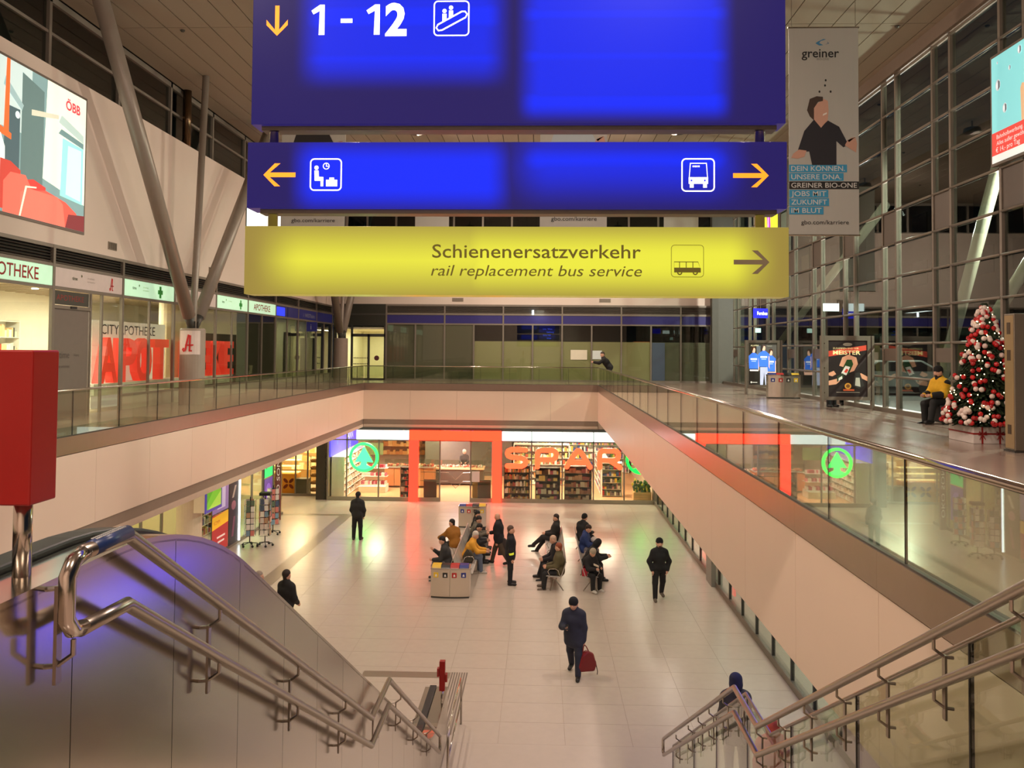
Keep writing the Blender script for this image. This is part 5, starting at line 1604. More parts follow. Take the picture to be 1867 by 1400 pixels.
shelf_unit('bakery_shelf', 'warm lit bread shelves of the bakery', -14.6, -11.5, 44.0, 44.45, .7, 2.6, 4, mat('bakery_shelf_wood', (236, 204, 140), .5, emit=.35), gm([(236, 206, 150), (246, 230, 190), (206, 160, 90)], .5), 31, face='-y', gw=(.15, .4))
ct = thing('bakery_counter', 'bakery counter with an orange and brown flower pattern', 'counter', (-12.4, 41.2, 0))
B(-14.2, -12.15, 41.0, 41.7, 0, .95).build('counter_body', mat('orange_counter', (240, 170, 50), .5), ct)
m = MB()
for k in range(3):
    pl = Plane2((-12.55 - k * .72, 40.99, .48), (1, 0, 0), (0, 0, 1))
    for q in range(4):
        a = PI / 4 + q * PI / 2
        flat(m, pl, [(.2 * math.cos(a) + .15 * math.cos(b) * math.cos(a) - .08 * math.sin(b) * math.sin(a), .2 * math.sin(a) + .15 * math.cos(b) * math.sin(a) + .08 * math.sin(b) * math.cos(a)) for b in [2 * PI * i / 12 for i in range(12)]], .003 + .0005 * q)
m.build('flower_pattern', mat('brown_flower_print', (130, 50, 24), .5), ct)
B(-12.1, -11.45, 40.6, 41.1, 0, .78).build('dark_unit', mat('dark_olive_unit', (70, 60, 44), .5), ct)
gl = thing('glass_case', 'bright glass pastry case on the bakery counter', 'display case', (-13.0, 41.3, .95))
B(-14.2, -12.1, 41.0, 41.02, .95, 1.7).build('front_glass', GLASS, gl)
for z in (1.0, 1.3, 1.6): B(-14.2, -12.1, 41.1, 41.6, z, z + .02).build('shelf_board', mat('lit_shelf_edge', (255, 232, 170), .4, emit=1.6), gl)
ba = thing('basket_stand', 'tall stand of baskets with bread in the bakery window', 'rack', (-11.2, 40.8, 0))
for k in range(5):
    z = .15 + k * .36
    MB().lathe([(.16, 0), (.22, .12), (.20, .12), (.15, .02)], (-11.2, 40.8, z), 14).build('basket', mat('wicker', (176, 116, 50), .7), ba)
    m = MB()
    for i in range(7): m.ball((-11.2 + .1 * math.cos(i), 40.8 + .1 * math.sin(i), z + .12), .06, 6, 4)
    o = m.build('bread_rolls', mat('bread_crust', (206, 150, 70), .6), ba); o['kind'] = 'stuff'
for dx in (-.18, .18): MB().tube([(-11.2 + dx, 40.8, 0), (-11.2 + dx, 40.8, 1.9)], .015, 6).build('post', BLACK, ba)

# ================================================================== LOWER LEFT SHOPS
XS = -11.2
PX_ = Plane2((XS, 0, 0), (0, 1, 0), (0, 0, 1))
ls = thing('newsagent_shopfront', 'glass shop fronts with grey frames along the lower left side', 'shopfront', (XS, 25, 0))
y = 14.0
while y < 34.6:
    B(XS - .05, XS + .02, y - .03, y + .03, 0, 3.49).build('mullion', FRAME, ls)
    B(XS - .02, XS - .01, y + .03, y + 1.25, .12, 3.4).build('pane', GLASS, ls)
    B(XS - .06, XS + .03, y, y + 1.28, 0, .12).build('plinth', FRAME, ls)
    y += 1.28
struct('wall_left_lower', MB().box(-15.2, -15, 12, 34.8, 0, 3.5).box(-15, -11.3, 34.7, 34.85, 0, 3.5).box(-15, -11.3, 26.9, 27.0, 0, 3.5), mat('pale_yellow_shop', (226, 214, 160), .7))
area('newsagent_lamp', (-13, 31, 3.4), .6, 260, (1, .94, .74), sy=5)
area('newsagent_lamp', (-13, 22, 3.4), .6, 200, (1, .90, .62), sy=7)
shelf_unit('newsagent_shelf', 'packed shelf inside the lit newsagent window', -13.2, -12.8, 30.6, 34.0, 0, 2.4, 6, WSH, GB, 41, face='x')
tag(MB().tube([(XS + .06, 30.42, .1), (XS + .06, 30.42, 3.2)], .035, 10).build('tube_lamp', mat('white_tube_glow', (230, 245, 255), .4, emit=5)), 'upright white tube lamp on the lower left shop window', 'lamp')
o = MB().lathe([(.05, 0), (.16, .08), (.16, .2), (.05, .28)], (-12.4, 21.2, 2.4), 14).build('globe_lamp', mat('globe_glow', (255, 240, 180), .4, emit=8))
tag(o, 'round yellow-white globe lamp in the near lower left shop', 'lamp')
col_ = thing('lower_column', 'round cream column with a white band below the left gallery', 'column', (-10.3, 24.05, 0))
MB().lathe([(.36, .95), (.36, 3.5)], (-10.3, 24.05, 0), 28).build('shaft', mat('cream_column', (214, 190, 166), .45), col_)
MB().lathe([(.40, 0), (.40, .9), (.365, .96)], (-10.3, 24.05, 0), 28).build('white_sleeve', mat('white_sleeve', (226, 214, 206), .5), col_)
MB().lathe([(.402, .0), (.402, .05)], (-10.3, 24.05, .9), 28).build('red_stripe', mat('red_stripe', (190, 70, 50), .5), col_)
hs = thing('hanging_monitor', 'boxy hanging monitor with a green picture and violet blue edge', 'screen', (-9.7, 23.85, 2.5))
B(-9.86, -9.52, 23.3, 24.45, 2.5, 3.2).build('housing', mat('cream_housing', (216, 196, 166), .5), hs, bevel=.01)
B(-9.53, -9.495, 23.28, 24.47, 2.48, 3.22).build('violet_frame', mat('violet_frame', (64, 60, 150), .4, emit=.5), hs)
picture('screen_picture', hs, Plane2((-9.494, 23.36, 2.57), (0, 1, 0), (0, 0, 1)), 1.03, .57, [((96, 160, 40), rect(0, 0, 1, 1)), ((140, 176, 60), [(.1, 0), (1, 0), (1, .75)]), ((70, 140, 30), [(0, .3), (.5, 1), (0, 1)])], emit=1.0)
B(-9.72, -9.66, 23.8, 23.9, 3.2, 3.5).build('ceiling_arm', FRAME, hs)
def wall_poster(label, y0, y1, z0, z1, items, emit=.3):
    t = thing('shop_poster', label, 'poster', (XS + .05, (y0 + y1) / 2, z0), group='posters on the lower left shop front')
    B(XS + .03, XS + .05, y0, y1, z0, z1).build('backing', mat('poster_back', (90, 84, 80), .5), t)
    picture('poster_print', t, Plane2((XS + .05, y0, z0), (0, 1, 0), (0, 0, 1)), y1 - y0, z1 - z0, items, emit=emit)
wall_poster('yellow and red poster on the lower left shop front', 27.9, 29.35, .15, 1.45, [((176, 50, 50), rect(0, 0, 1, 1)), ((236, 176, 40), [(0, .62), (1, .68), (1, 1), (0, .96)]), ((150, 60, 30), ('t', 'KOMM', .1, .74, .1, {})), ((230, 200, 190), rect(.3, .35, .8, .40)), ((230, 200, 190), rect(.35, .22, .75, .27))], .45)
wall_poster('lilac poster above the yellow and red poster', 27.9, 29.35, 1.5, 2.6, [((150, 120, 176), rect(0, 0, 1, 1)), ((206, 190, 226), rect(.3, .1, .8, .9))], .35)
wall_poster('dark picture strip beside the bright tube lamp', 29.42, 30.3, .1, 2.9, [((34, 32, 48), rect(0, 0, 1, 1)), ((150, 90, 110), disc(.5, .5, .25, .06)), ((170, 150, 140), [(.3, .6), (.5, .6), (.8, .75), (.6, .75)]), ((120, 60, 90), [(.3, .1), (.5, .1), (.7, .35), (.5, .35)])], .3)
wall_poster('green lit sign panel at the corner of the lower left shops', 33.2, 34.2, 1.95, 2.9, [((40, 214, 110), rect(0, 0, 1, 1)), ((26, 120, 66), [(.2, .3), (.8, .7), (.8, .8), (.2, .6)])], 1.0)
wall_poster('purple poster below the green sign panel', 33.2, 34.2, .5, 1.9, [((96, 60, 150), rect(0, 0, 1, 1)), ((130, 90, 190), disc(.5, .55, .35, .3))], .6)
t = thing('vertical_sign', 'narrow brown upright sign with pale vertical lettering at the corner', 'sign', (-11.0, 34.6, 0))
B(-11.15, -10.9, 34.55, 34.62, 0, 3.3).build('sign_board', mat('red_brown_board', (120, 62, 50), .5), t)
m = MB(); put_text(m, Plane2((-10.95, 34.55, .5), (0, 0, 1), (-1, 0, 0)), 'OKO SONO', 0, 0, h=.13, w=2.4, lift=.006); m.build('lettering', mat('pale_print', (220, 200, 190), .5, emit=.3), t)
struct('wall_right_poster', B(5.40, 5.44, 13.4, 15.0, .2, 2.6), mat('pale_pink_film', (206, 180, 176), .4))
# red lit figures behind the right lower glass
for y0, y1, nm in ((27.35, 28.9, 'left'), (24.05, 24.5, 'right')):
    tag(B(5.6, 5.66, y0, y1, .2, 2.4).build('red_light_panel', mat('red_panel_glow', (240, 70, 66), .4, emit=.9)), f'red lit panel behind the lower right shop glass, {"far" if nm == "left" else "near"} one', 'panel')

# violet panel added below the right gallery only for its mirrored glow in the cladding
vs_ = thing('added_glow_panel', 'added violet blue glow panel below the right gallery, mirrored in the steel cladding', 'sign', (3.8, 14.0, 2.7))
B(3.76, 3.84, 11.4, 16.8, 2.72, 3.33).build('sign_face', mat('violet_blue_glow', (92, 80, 255), .4, emit=2.6), vs_)
m = MB(); put_text(m, Plane2((3.76, 14.0, 2.82), (0, -1, 0), (0, 0, 1)), 'AM', 0, 0, h=.36, w=1.0, lift=.004); m.build('lettering', mat('pale_glow', (225, 222, 255), .4, emit=3.0), vs_)
for yy in (12.2, 16.0): MB().tube([(3.8, yy, 3.33), (3.8, yy, 3.88)], .015, 6).build('hanger', STEEL, vs_)
# postcard racks
def card_rack(label, x, y, h, seed, rz, plate=False):
    random.seed(seed)
    t = thing('card_rack', label, 'rack', (x, y, 0), rz, 'postcard racks outside the newsagent')
    MB().tube([(0, 0, .12), (0, 0, h)], .02, 8).build('pole', BLACK, t, local=True)
    for k in range(5):
        a = k * 2 * PI / 5
        MB().tube([(0, 0, .15), (.28 * math.cos(a), .28 * math.sin(a), .10)], .014, 6).build('foot', BLACK, t, local=True)
        MB().ball((.28 * math.cos(a), .28 * math.sin(a), .045), .045, 8, 6).build('castor', BLACK, t, local=True)
    cs = [(210, 200, 190), (120, 150, 170), (176, 140, 110), (90, 110, 90), (200, 120, 110), (70, 84, 110), (230, 226, 214)]
    for s in range(4):
        a = s * PI / 2
        R = Matrix.Rotation(a, 3, 'Z')
        for r in range(6):
            for q in range(2):
                z = .42 + r * (h - .5) / 6
                m = MB().cbox((0, 0, 0), (.13, .01, .19))
                vs = [R @ (Vector(v) + Vector((-.075 + q * .15, -.19, z + .09))) for v in m.v]
                m.v = [tuple(v) for v in vs]
                m.build('postcard', mat('postcard', random.choice(cs), .4), t, local=True)
        m = MB()
        for r in range(6):
            z = .42 + r * (h - .5) / 6
            pts = [R @ Vector((-.16, -.20, z - .02)), R @ Vector((.16, -.20, z - .02))]
            m.tube([tuple(p) for p in pts], .006, 5)
        m.build('wire_shelf', BLACK, t, local=True)
    if plate: MB().box(-.2, .2, -.16, .16, h, h + .1).build('top_plate', BLACK, t, local=True)
card_rack('postcard rack nearest the tube lamp on the lower left side', -10.55, 29.9, 1.8, 1, .4)
card_rack('postcard rack with black top plate and wheeled base', -10.02, 30.0, 1.85, 2, .1, True)
card_rack('postcard rack furthest back beside the bakery', -10.35, 31.9, 1.9, 3, .7)

# ================================================================== BENCHES
BS = mat('perforated_bench_steel', (204, 198, 190), .4, .45, var=.22, scale=90)
def bench(label, xf, face, y0, n):
    """xf: front edge x, face: +1 looks to +x, -1 to -x"""
    t = thing('steel_bench', label, 'bench', (xf - face * .3, y0 + n * .29, 0), group='perforated steel benches in the lower hall')
    def X(u): return xf - face * u
    prof = [(0, .44), (.03, .455), (.40, .425), (.45, .45), (.60, .88), (.615, .875), (.465, .43), (.41, .405), (.03, .435)]
    for k in range(n):
        a = y0 + k * .58 + .01; b = a + .56
        MB().prism([(X(u), z) for u, z in prof], a, b, lambda u, v, w: (u, w, v)).build('seat_shell', BS, t)
    for k in range(n + 1):
        y = y0 + k * .58
        if k % 2 == 0:
            MB().tube([(X(.42), y, .44), (X(.36), y, .62), (X(.28), y, .67), (X(.10), y, .66), (X(.05), y, .58), (X(.12), y, .45)], .013, 8).build('armrest', STEELP, t, smooth=True)
        if k % 3 == 0:
            m = MB().tube([(X(.12), y + .02, .02), (X(.26), y + .02, .38), (X(.52), y + .02, .02)], .018, 8)
            m.build('leg', STEEL, t)
    B(min(X(.22), X(.30)), max(X(.22), X(.30)), y0, y0 + n * .58, .36, .41).build('beam', STEEL, t)
bench('steel bench of the left group facing left', -3.22, -1, 25.1, 9)
bench('steel bench of the left group facing right', -2.00, 1, 25.1, 9)
bench('steel bench of the right group facing left', .22, -1, 24.95, 9)
bench('steel bench of the right group facing right', 1.86, 1, 24.95, 9)
# ================================================================== PEOPLE
def sd_field(prims, P, k):
    d = None
    for a, b, ra, rb in prims:
        a = np.asarray(a, float); b = np.asarray(b, float)
        ba = b - a; L = float(ba @ ba)
        pa = P - a
        if L < 1e-9:
            di = np.sqrt((pa * pa).sum(-1)) - ra
        else:
            t = np.clip((pa @ ba) / L, 0, 1)
            q = pa - t[..., None] * ba
            di = np.sqrt((q * q).sum(-1)) - (ra + (rb - ra) * t)
        if d is None: d = di
        else:
            h = np.clip(.5 + .5 * (di - d) / k, 0, 1)
            d = di * h + d * (1 - h) - k * h * (1 - h)
            d = d if False else d
    return d
def smin_fix(prims, P, k):
    d = None
    for pr in prims:
        di = sd_field([pr], P, k)
        if d is None: d = di; continue
        h = np.maximum(k - np.abs(d - di), 0) / k
        d = np.minimum(d, di) - h * h * k * .25
    return d
def skin_mesh(prims, h=.022, k=.04):
    pts = np.array([p for pr in prims for p in (pr[0], pr[1])]); r = max(max(p[2], p[3]) for p in prims) + .04
    mn = pts.min(0) - r; mx = pts.max(0) + r
    n = np.ceil((mx - mn) / h).astype(int) + 2
    gx, gy, gz = [mn[i] + h * np.arange(n[i]) for i in range(3)]
    P = np.stack(np.meshgrid(gx, gy, gz, indexing='ij'), -1)
    F = smin_fix(prims, P, k)
    s = F < 0
    C = [(i, j, l) for i in (0, 1) for j in (0, 1) for l in (0, 1)]
    def sl(A, c): return A[c[0]:A.shape[0] - 1 + c[0], c[1]:A.shape[1] - 1 + c[1], c[2]:A.shape[2] - 1 + c[2]]
    cnt = sum(sl(s, c).astype(int) for c in C)
    act = (cnt > 0) & (cnt < 8)
    acc = np.zeros(act.shape + (3,)); num = np.zeros(act.shape)
    for c0 in C:
        for ax in range(3):
            if c0[ax] == 1: continue
            c1 = list(c0); c1[ax] = 1
            f0, f1 = sl(F, c0), sl(F, c1)
            cr = (f0 < 0) != (f1 < 0)
            t = np.where(cr, f0 / np.where(cr, f0 - f1, 1), 0)
            pos = np.zeros(act.shape + (3,)) + np.array(c0, float)
            pos[..., ax] += t
            acc += pos * cr[..., None]; num += cr
    idx = -np.ones(act.shape, int)
    ids = np.argwhere(act)
    idx[act] = np.arange(len(ids))
    V = (ids + acc[act] / num[act][:, None]) * h + mn
    faces = []
    for ax in range(3):
        o1, o2 = [(1, 2), (2, 0), (0, 1)][ax]
        a = [slice(None)] * 3; b = [slice(None)] * 3
        a[ax] = slice(0, -1); b[ax] = slice(1, None)
        s0, s1 = s[tuple(a)], s[tuple(b)]
        E = np.argwhere(s0 != s1)
        for sign in (True, False):
            e = E[s0[tuple(E.T)] == sign]
            if not len(e): continue
            q = []
            for d1, d2 in ((1, 1), (0, 1), (0, 0), (1, 0)):
                cc = e.copy(); cc[:, o1] -= d1; cc[:, o2] -= d2
                q.append(idx[tuple(cc.T)])
            q = np.stack(q, 1)
            if not sign: q = q[:, ::-1]
            faces.append(q)
    Fq = np.concatenate(faces)
    Fq = Fq[(Fq >= 0).all(1)]
    return V, Fq
def skin_obj(name, prims, m, parent, h=.022, k=.04, extra=None):
    V, Fq = skin_mesh(prims, h, k)
    mb = MB()
    mb.v = [tuple(v) for v in V.tolist()]; mb.f = [tuple(f) for f in Fq.tolist()]; mb.m = [0] * len(mb.f)
    if extra: extra(mb)
    return mb.build(name, m, parent, local=True, smooth=True)

SKIN = [(214, 164, 138), (196, 146, 116), (150, 108, 80)]
def person(label, loc, rz, jacket, trousers, shoes=(24, 22, 22), hair=(34, 26, 20), hat=None, hathood=False, h=1.78, lean=2, hz=None, legs=((3, 4, 4), (-3, 3, 4)), arms=((6, 9, 14, 0), (6, 9, 14, 0)),
           head=(0, 0), bulk=.03, coat=0.0, skin=0, beard=None, group=None, res=.02, z0=0.0, bare=False, stripe=None, hood=None, yoke=None):
    S = h / 1.78
    t = thing('person', label, 'person', (loc[0], loc[1], z0), rz, group)
    rad = math.radians
    def vec(side, fwd, up): return np.array([side, -fwd, up])
    def dirv(pitch, ab, sgn): return vec(sgn * math.sin(rad(ab)), math.sin(rad(pitch)) * math.cos(rad(ab)), -math.cos(rad(pitch)) * math.cos(rad(ab)))
    HZ = .93 * S if hz is None else hz
    hip = vec(0, 0, HZ)
    J = {}
    for k, sg in ((0, -1), (1, 1)):
        tp, kf, sp = legs[k]
        hj = hip + vec(sg * .09 * S, 0, 0)
        kn = hj + dirv(tp, sp, sg) * .435 * S
        an = kn + dirv(tp - kf, sp * .3, sg) * .425 * S
        fp = max(-50, min(25, tp - kf))
        fd = vec(sg * .12, math.cos(rad(fp * .6)), math.sin(rad(fp * .6)) * .6 if fp < 0 else 0)
        J[sg] = [hj, kn, an, fd / np.linalg.norm(fd)]
    if hz is None:
        low = min(J[-1][2][2], J[1][2][2])
        dz = .085 * S - low
        hip = hip + vec(0, 0, dz)
        for sg in (-1, 1):
            for i in range(3): J[sg][i] = J[sg][i] + vec(0, 0, dz)
    up = vec(0, math.sin(rad(lean)), math.cos(rad(lean)))
    chest = hip + up * .31 * S
    nb = hip + up * .52 * S
    hp, hy = head
    hl = lean * .55 + hp
    hup = vec(0, math.sin(rad(hl)), math.cos(rad(hl)))
    hf0 = vec(0, math.cos(rad(hl)), -math.sin(rad(hl)))
    cy, sy_ = math.cos(rad(hy)), math.sin(rad(hy))
    hf = vec(sy_ * 1.0, 0, 0) + hf0 * cy
    hs = np.cross(hf, hup)
    hc = nb + hup * .178 * S
    A = {}
    for k, sg in ((0, -1), (1, 1)):
        pt, ab, ef, inn = arms[k]
        sh = nb - up * .085 * S + vec(sg * .172 * S, 0, 0)
        el = sh + dirv(pt, ab, sg) * .29 * S
        fdv = dirv(pt + ef, 0, sg) + vec(-sg * math.sin(rad(inn)), 0, 0)
        fdv = fdv / np.linalg.norm(fdv)
        wr = el + fdv * .25 * S
        A[sg] = [sh, el, wr, fdv]
    B_ = []
    sd = vec(1, 0, 0)
    B_ += [(hip - sd * .08 * S, hip + sd * .08 * S, .10 * S, .10 * S), (hip, chest, .125 * S, .125 * S), (chest - sd * .085 * S, chest + sd * .085 * S, .11 * S, .11 * S), (chest - sd * .09 * S, nb - up * .06 * S - sd * .10 * S, .10 * S, .07 * S), (chest + sd * .09 * S, nb - up * .06 * S + sd * .10 * S, .10 * S, .07 * S)]
    neck = [(nb - up * .03 * S, hc - hup * .06 * S, .058 * S, .052 * S)]
    headp = [(hc - hup * .02 * S - hf * .01 * S, hc + hup * .035 * S - hf * .012 * S, .094 * S, .096 * S), (hc - hup * .07 * S + hf * .035 * S, hc - hup * .02 * S + hf * .035 * S, .048 * S, .06 * S),
             (hc - hup * .035 * S + hf * .098 * S, hc + hup * .005 * S + hf * .088 * S, .014 * S, .010 * S), (hc + hs * .09 * S - hup * .02 * S, hc + hs * .092 * S + hup * .015 * S, .016 * S, .018 * S), (hc - hs * .09 * S - hup * .02 * S, hc - hs * .092 * S + hup * .015 * S, .016 * S, .018 * S)]
    arm_p = []; leg_p = []; foot_p = {}
    hands = []
    for sg in (-1, 1):
        sh, el, wr, fdv = A[sg]
        arm_p += [(nb - up * .045 * S, sh, .042 * S, .056 * S), (sh, el, .056 * S, .044 * S), (el, wr, .044 * S, .032 * S)]
        hands += [(wr, wr + fdv * .085 * S, .030 * S, .034 * S)]
        hj, kn, an, fd = J[sg]
        leg_p += [(hj, kn, .092 * S, .062 * S), (kn, an, .060 * S, .042 * S)]
        foot_p[sg] = [(an - vec(0, .03, .03) * S, an + fd * .16 * S - vec(0, 0, .045) * S, .042 * S, .036 * S), (an - vec(0, .02, .045) * S, an - vec(0, .02, .045) * S + fd * .05, .038 * S, .038 * S)]
    foot_all = foot_p[-1] + foot_p[1]
    def fingers(mb):
        for sg in (-1, 1):
            sh, el, wr, fdv = A[sg]
            f = Vector(fdv); side = Vector((sg, 0, 0)); side = (side - f * side.dot(f))
            side = side.normalized() if side.length > .05 else Vector((0, 1, 0))
            nrm = f.cross(side).normalized()
            if nrm.y > 0: nrm = -nrm
            base = Vector(wr) + f * .095 * S
            lens = (.060, .072, .066, .050)
            for i in range(4):
                b = base + nrm * 0 + side.cross(f).normalized() * ((i - 1.5) * .019 * S)
                curl = -side * sg
                p1 = b + f * lens[i] * .5 * S + curl * .008
                p2 = p1 + (f * .7 + curl * .7) * lens[i] * .5 * S
                mb.tube([b - f * .02, p1, p2], [.0095 * S, .009 * S, .0075 * S], 6)
            tb = Vector(wr) + f * .03 * S
            tdir = (f * .75 + side.cross(f).normalized() * -.65).normalized()
            mb.tube([tb, tb + tdir * .045 * S, tb + tdir * .06 * S + f * .03 * S], [.012 * S, .010 * S, .008 * S], 6)
    skm = mat('skin', SKIN[skin], .55)
    skin_obj('body', B_ + neck + headp + arm_p + hands + leg_p + foot_all, skm, t, res, .03, fingers)
    def infl(pr, d): return [(a, b, ra + d, rb + d) for a, b, ra, rb in pr]
    # jacket with collar and optional coat skirt
    jp = infl(B_, bulk * .9) + infl(arm_p, bulk * .6) + [(nb - up * .04 * S, nb + up * .04 * S, .082 * S, .078 * S), (nb - up * .02 * S + vec(0, -.05, 0) * S, nb + up * .045 * S + vec(0, -.055, .0) * S, .06 * S + bulk * .4, .055 * S + bulk * .3)]
    if coat:
        for sg in (-1, 1):
            hj, kn = J[sg][0], J[sg][1]
            jp.append((hj, hj + (kn - hj) * coat, .115 * S + bulk * .6, .115 * S + bulk * .6))
        mid = (J[-1][0] + J[1][0]) / 2; mk = (J[-1][1] + J[1][1]) / 2
        jp.append((mid, mid + (mk - mid) * coat, .13 * S + bulk * .5, .13 * S + bulk * .5))
    jm = mat('jacket_cloth', jacket, .8, var=.16, scale=14, bump=.3)
    jo = skin_obj('jacket', jp, jm, t, .022, .055)
    skin_obj('trousers', [(hip - sd * .07 * S, hip + sd * .07 * S, .118 * S, .118 * S)] + infl(leg_p, .024), mat('trouser_cloth', trousers, .8, var=.14, scale=12), t, .022, .03)
    for sg in (-1, 1):
        skin_obj('shoe', infl(foot_p[sg], .010), mat('shoe_leather', shoes, .5), t, .016, .02)
    if yoke:
        yp = [(nb - up * .045 * S, A[q][0], .048 * S + bulk * .9, .066 * S + bulk * .8) for q in (-1, 1)] + [(nb - up * .02 * S, nb + up * .05 * S, .092 * S, .088 * S)] + [(A[q][1] + (A[q][2] - A[q][1]) * .1, A[q][1] + (A[q][2] - A[q][1]) * .9, .048 * S + bulk * .75, .038 * S + bulk * .75) for q in (-1, 1)]
        skin_obj('dark_trim', yp, mat('jacket_cloth', yoke, .8, var=.16, scale=14, bump=.3), t, .02, .03)
    if hood:
        skin_obj('hood', [(hc - hup * .03 * S - hf * .03 * S, hc + hup * .05 * S - hf * .025 * S, .115 * S, .112 * S), (nb + up * .03 * S - hf * .02, hc - hup * .06 * S - hf * .03, .10 * S, .105 * S)], mat('jacket_cloth', hood, .8, var=.16, scale=14, bump=.3), t, .018, .03)
    elif hat:
        hp_ = [(hc + hup * .045 * S - hf * .018 * S, hc + hup * .06 * S - hf * .018 * S, .106 * S, .100 * S), (hc + hup * .01 * S - hf * .035 * S, hc + hup * .05 * S - hf * .03 * S, .096 * S, .102 * S)]
        skin_obj('knitted_hat', hp_, mat('knit', hat, .9, var=.2, scale=60), t, .014, .02)
    if hair and not hat and not hood:
        skin_obj('hair', [(hc + hup * .045 * S - hf * .028 * S, hc + hup * .055 * S - hf * .02 * S, .099 * S, .097 * S), (hc - hup * .05 * S - hf * .045 * S, hc + hup * .05 * S - hf * .035 * S, .068 * S, .096 * S)], mat('hair', hair, .7, var=.3, scale=40), t, .014, .02)
    if beard:
        skin_obj('beard', [(hc - hup * .085 * S + hf * .055 * S, hc - hup * .06 * S + hf * .06 * S, .042 * S, .042 * S)], mat('hair', beard, .8, var=.3, scale=40), t, .014, .02)
    m = MB()
    for q in (-1, 1):
        c = hc + hs * q * .032 * S + hf * .083 * S + hup * .012 * S
        m.ball(tuple(c), .009, 6, 4)
    m.build('eyes', mat('eye_dark', (30, 24, 22), .3), t, local=True)
    m = MB()
    c = hc - hup * .062 * S + hf * .092 * S
    m.ball(tuple(c), .014, 8, 4, (1.5, .7, .45))
    m.build('mouth', mat('lips', (160, 96, 84), .5), t, local=True)
    if stripe:
        sh, el, wr, fdv = A[stripe[0]]
        c0 = el + (wr - el) * .35; c1 = el + (wr - el) * .6
        MB().tube([tuple(c0), tuple(c1)], .044 * S + bulk * .8 + .006, 14).build('reflective_band', mat('neon_band', stripe[1], .4, emit=.3), t, local=True, smooth=True)
    t['_a'] = 0
    del t['_a']
    return t, A, J
BK_ = (22, 21, 22); NVY = (34, 38, 56)
G_W = 'people walking or standing in the lower hall'; G_S = 'people sitting on the steel benches'
# walking man with phone and bag
pr, A, J = person('man in a dark blue parka and black hat walking with a phone and red bag', (.80, 18.55), -.22, (38, 42, 60), (38, 42, 58), hat=(22, 24, 30), h=1.80, lean=6, legs=((-16, 16, 3), (15, 4, 3)), arms=((14, 16, 88, 34), (-4, 10, 12, 0)), head=(24, -6), bulk=.045, coat=.42, group=G_W, res=.016, shoes=(30, 28, 28))
def to_world(pr, p):
    c, s = math.cos(pr.rotation_euler.z), math.sin(pr.rotation_euler.z)
    return Vector((pr.location.x + c * p[0] - s * p[1], pr.location.y + s * p[0] + c * p[1], pr.location.z + p[2]))
w = to_world(pr, A[-1][2] + A[-1][3] * .09)
tag(MB().cbox(tuple(w + Vector((0, -.02, .035))), (.075, .15, .012), Matrix.Rotation(.5, 3, 'X')).build('mobile_phone', mat('phone_dark', (30, 32, 36), .2)), 'dark mobile phone in the walking man\'s hand', 'phone')
w = to_world(pr, A[1][2] + A[1][3] * .11)
bg_ = thing('shoulder_bag', 'dark red leather bag hanging from the walking man\'s hand', 'bag', (w.x + .02, w.y, w.z - .62), .5)
bm = mat('red_leather', (120, 24, 26), .4)
pr_ = [(-.20, .0), (.18, -.04), (.24, .10), (.16, .36), (.0, .44), (-.14, .36), (-.24, .12)]
MB().prism(pr_, -.07, .07, lambda u, v, q: (u + .05, q, v + .06)).build('bag_body', bm, bg_, local=True, bevel=.04)
MB().tube([(-.05, 0, .44), (-.03, 0, .58), (.0, 0, .62), (.04, 0, .58), (.12, 0, .44)], .012, 8).build('handle', bm, bg_, local=True)
MB().tube([(.2, .0, .38), (.3, .02, .2), (.34, 0, -.02), (.33, 0, -.08)], .010, 6).build('strap', mat('dark_strap', (50, 26, 26), .5), bg_, local=True)
# security man
person('man in black work clothes and beanie walking towards the stairs', (3.5, 24.3), .08, (20, 20, 22), (20, 20, 22), hat=(16, 16, 18), h=1.80, lean=4, legs=((10, 3, 5), (-12, 18, 5)), arms=((-4, 24, 22, 16), (-4, 24, 22, 16)), head=(6, 0), bulk=.04, group=G_W, beard=(70, 50, 40), shoes=(96, 84, 70))
person('man in a black padded jacket standing with his back to the camera before the supermarket', (-6.89, 31.2), PI - .1, (30, 30, 30), (16, 16, 18), hair=(18, 16, 16), h=1.80, legs=((1, 2, 4), (-1, 2, 4)), arms=((4, 14, 22, 12), (4, 14, 22, 12)), bulk=.05, group=G_W, head=(14, 0), shoes=(30, 28, 26))
person('man in a dark uniform with a yellow reflective armband standing between the benches', (-.88, 25.6), PI / 2, (24, 24, 32), (26, 26, 32), hair=(84, 66, 54), h=1.80, legs=((1, 2, 3), (0, 2, 3)), arms=((0, 6, 10, 0), (2, 6, 10, 0)), bulk=.035, coat=.25, group=G_W, stripe=(-1, (220, 230, 60)))
pr, A, J = person('bald man in a black coat walking with a long bag beside the left benches', (-1.36, 28.0), -PI / 2 - .15, (24, 24, 28), (74, 62, 48), hair=None, h=1.76, lean=3, legs=((20, 6, 3), (-20, 12, 3)), arms=((10, 10, 70, 20), (-4, 10, 8, 0)), bulk=.055, coat=.2, group=G_W, head=(8, 0))
lb_ = thing('long_bag', 'long dark bag carried low by the bald man', 'bag', (-1.28, 28.0, .3))
MB().prism([(-.15, 0), (.2, .02), (.17, .5), (.06, .6), (-.10, .56)], -.06, .06, lambda u, v, q: (-1.24 + u, 27.9 + q, .32 + v)).build('bag_body', mat('dark_nylon', (52, 44, 42), .6), lb_, bevel=.03)
MB().tube([(-1.14, 27.9, .88), (-1.05, 27.9, .72), (-.92, 27.9, .5)], .012, 6).build('strap', BLACK, lb_)
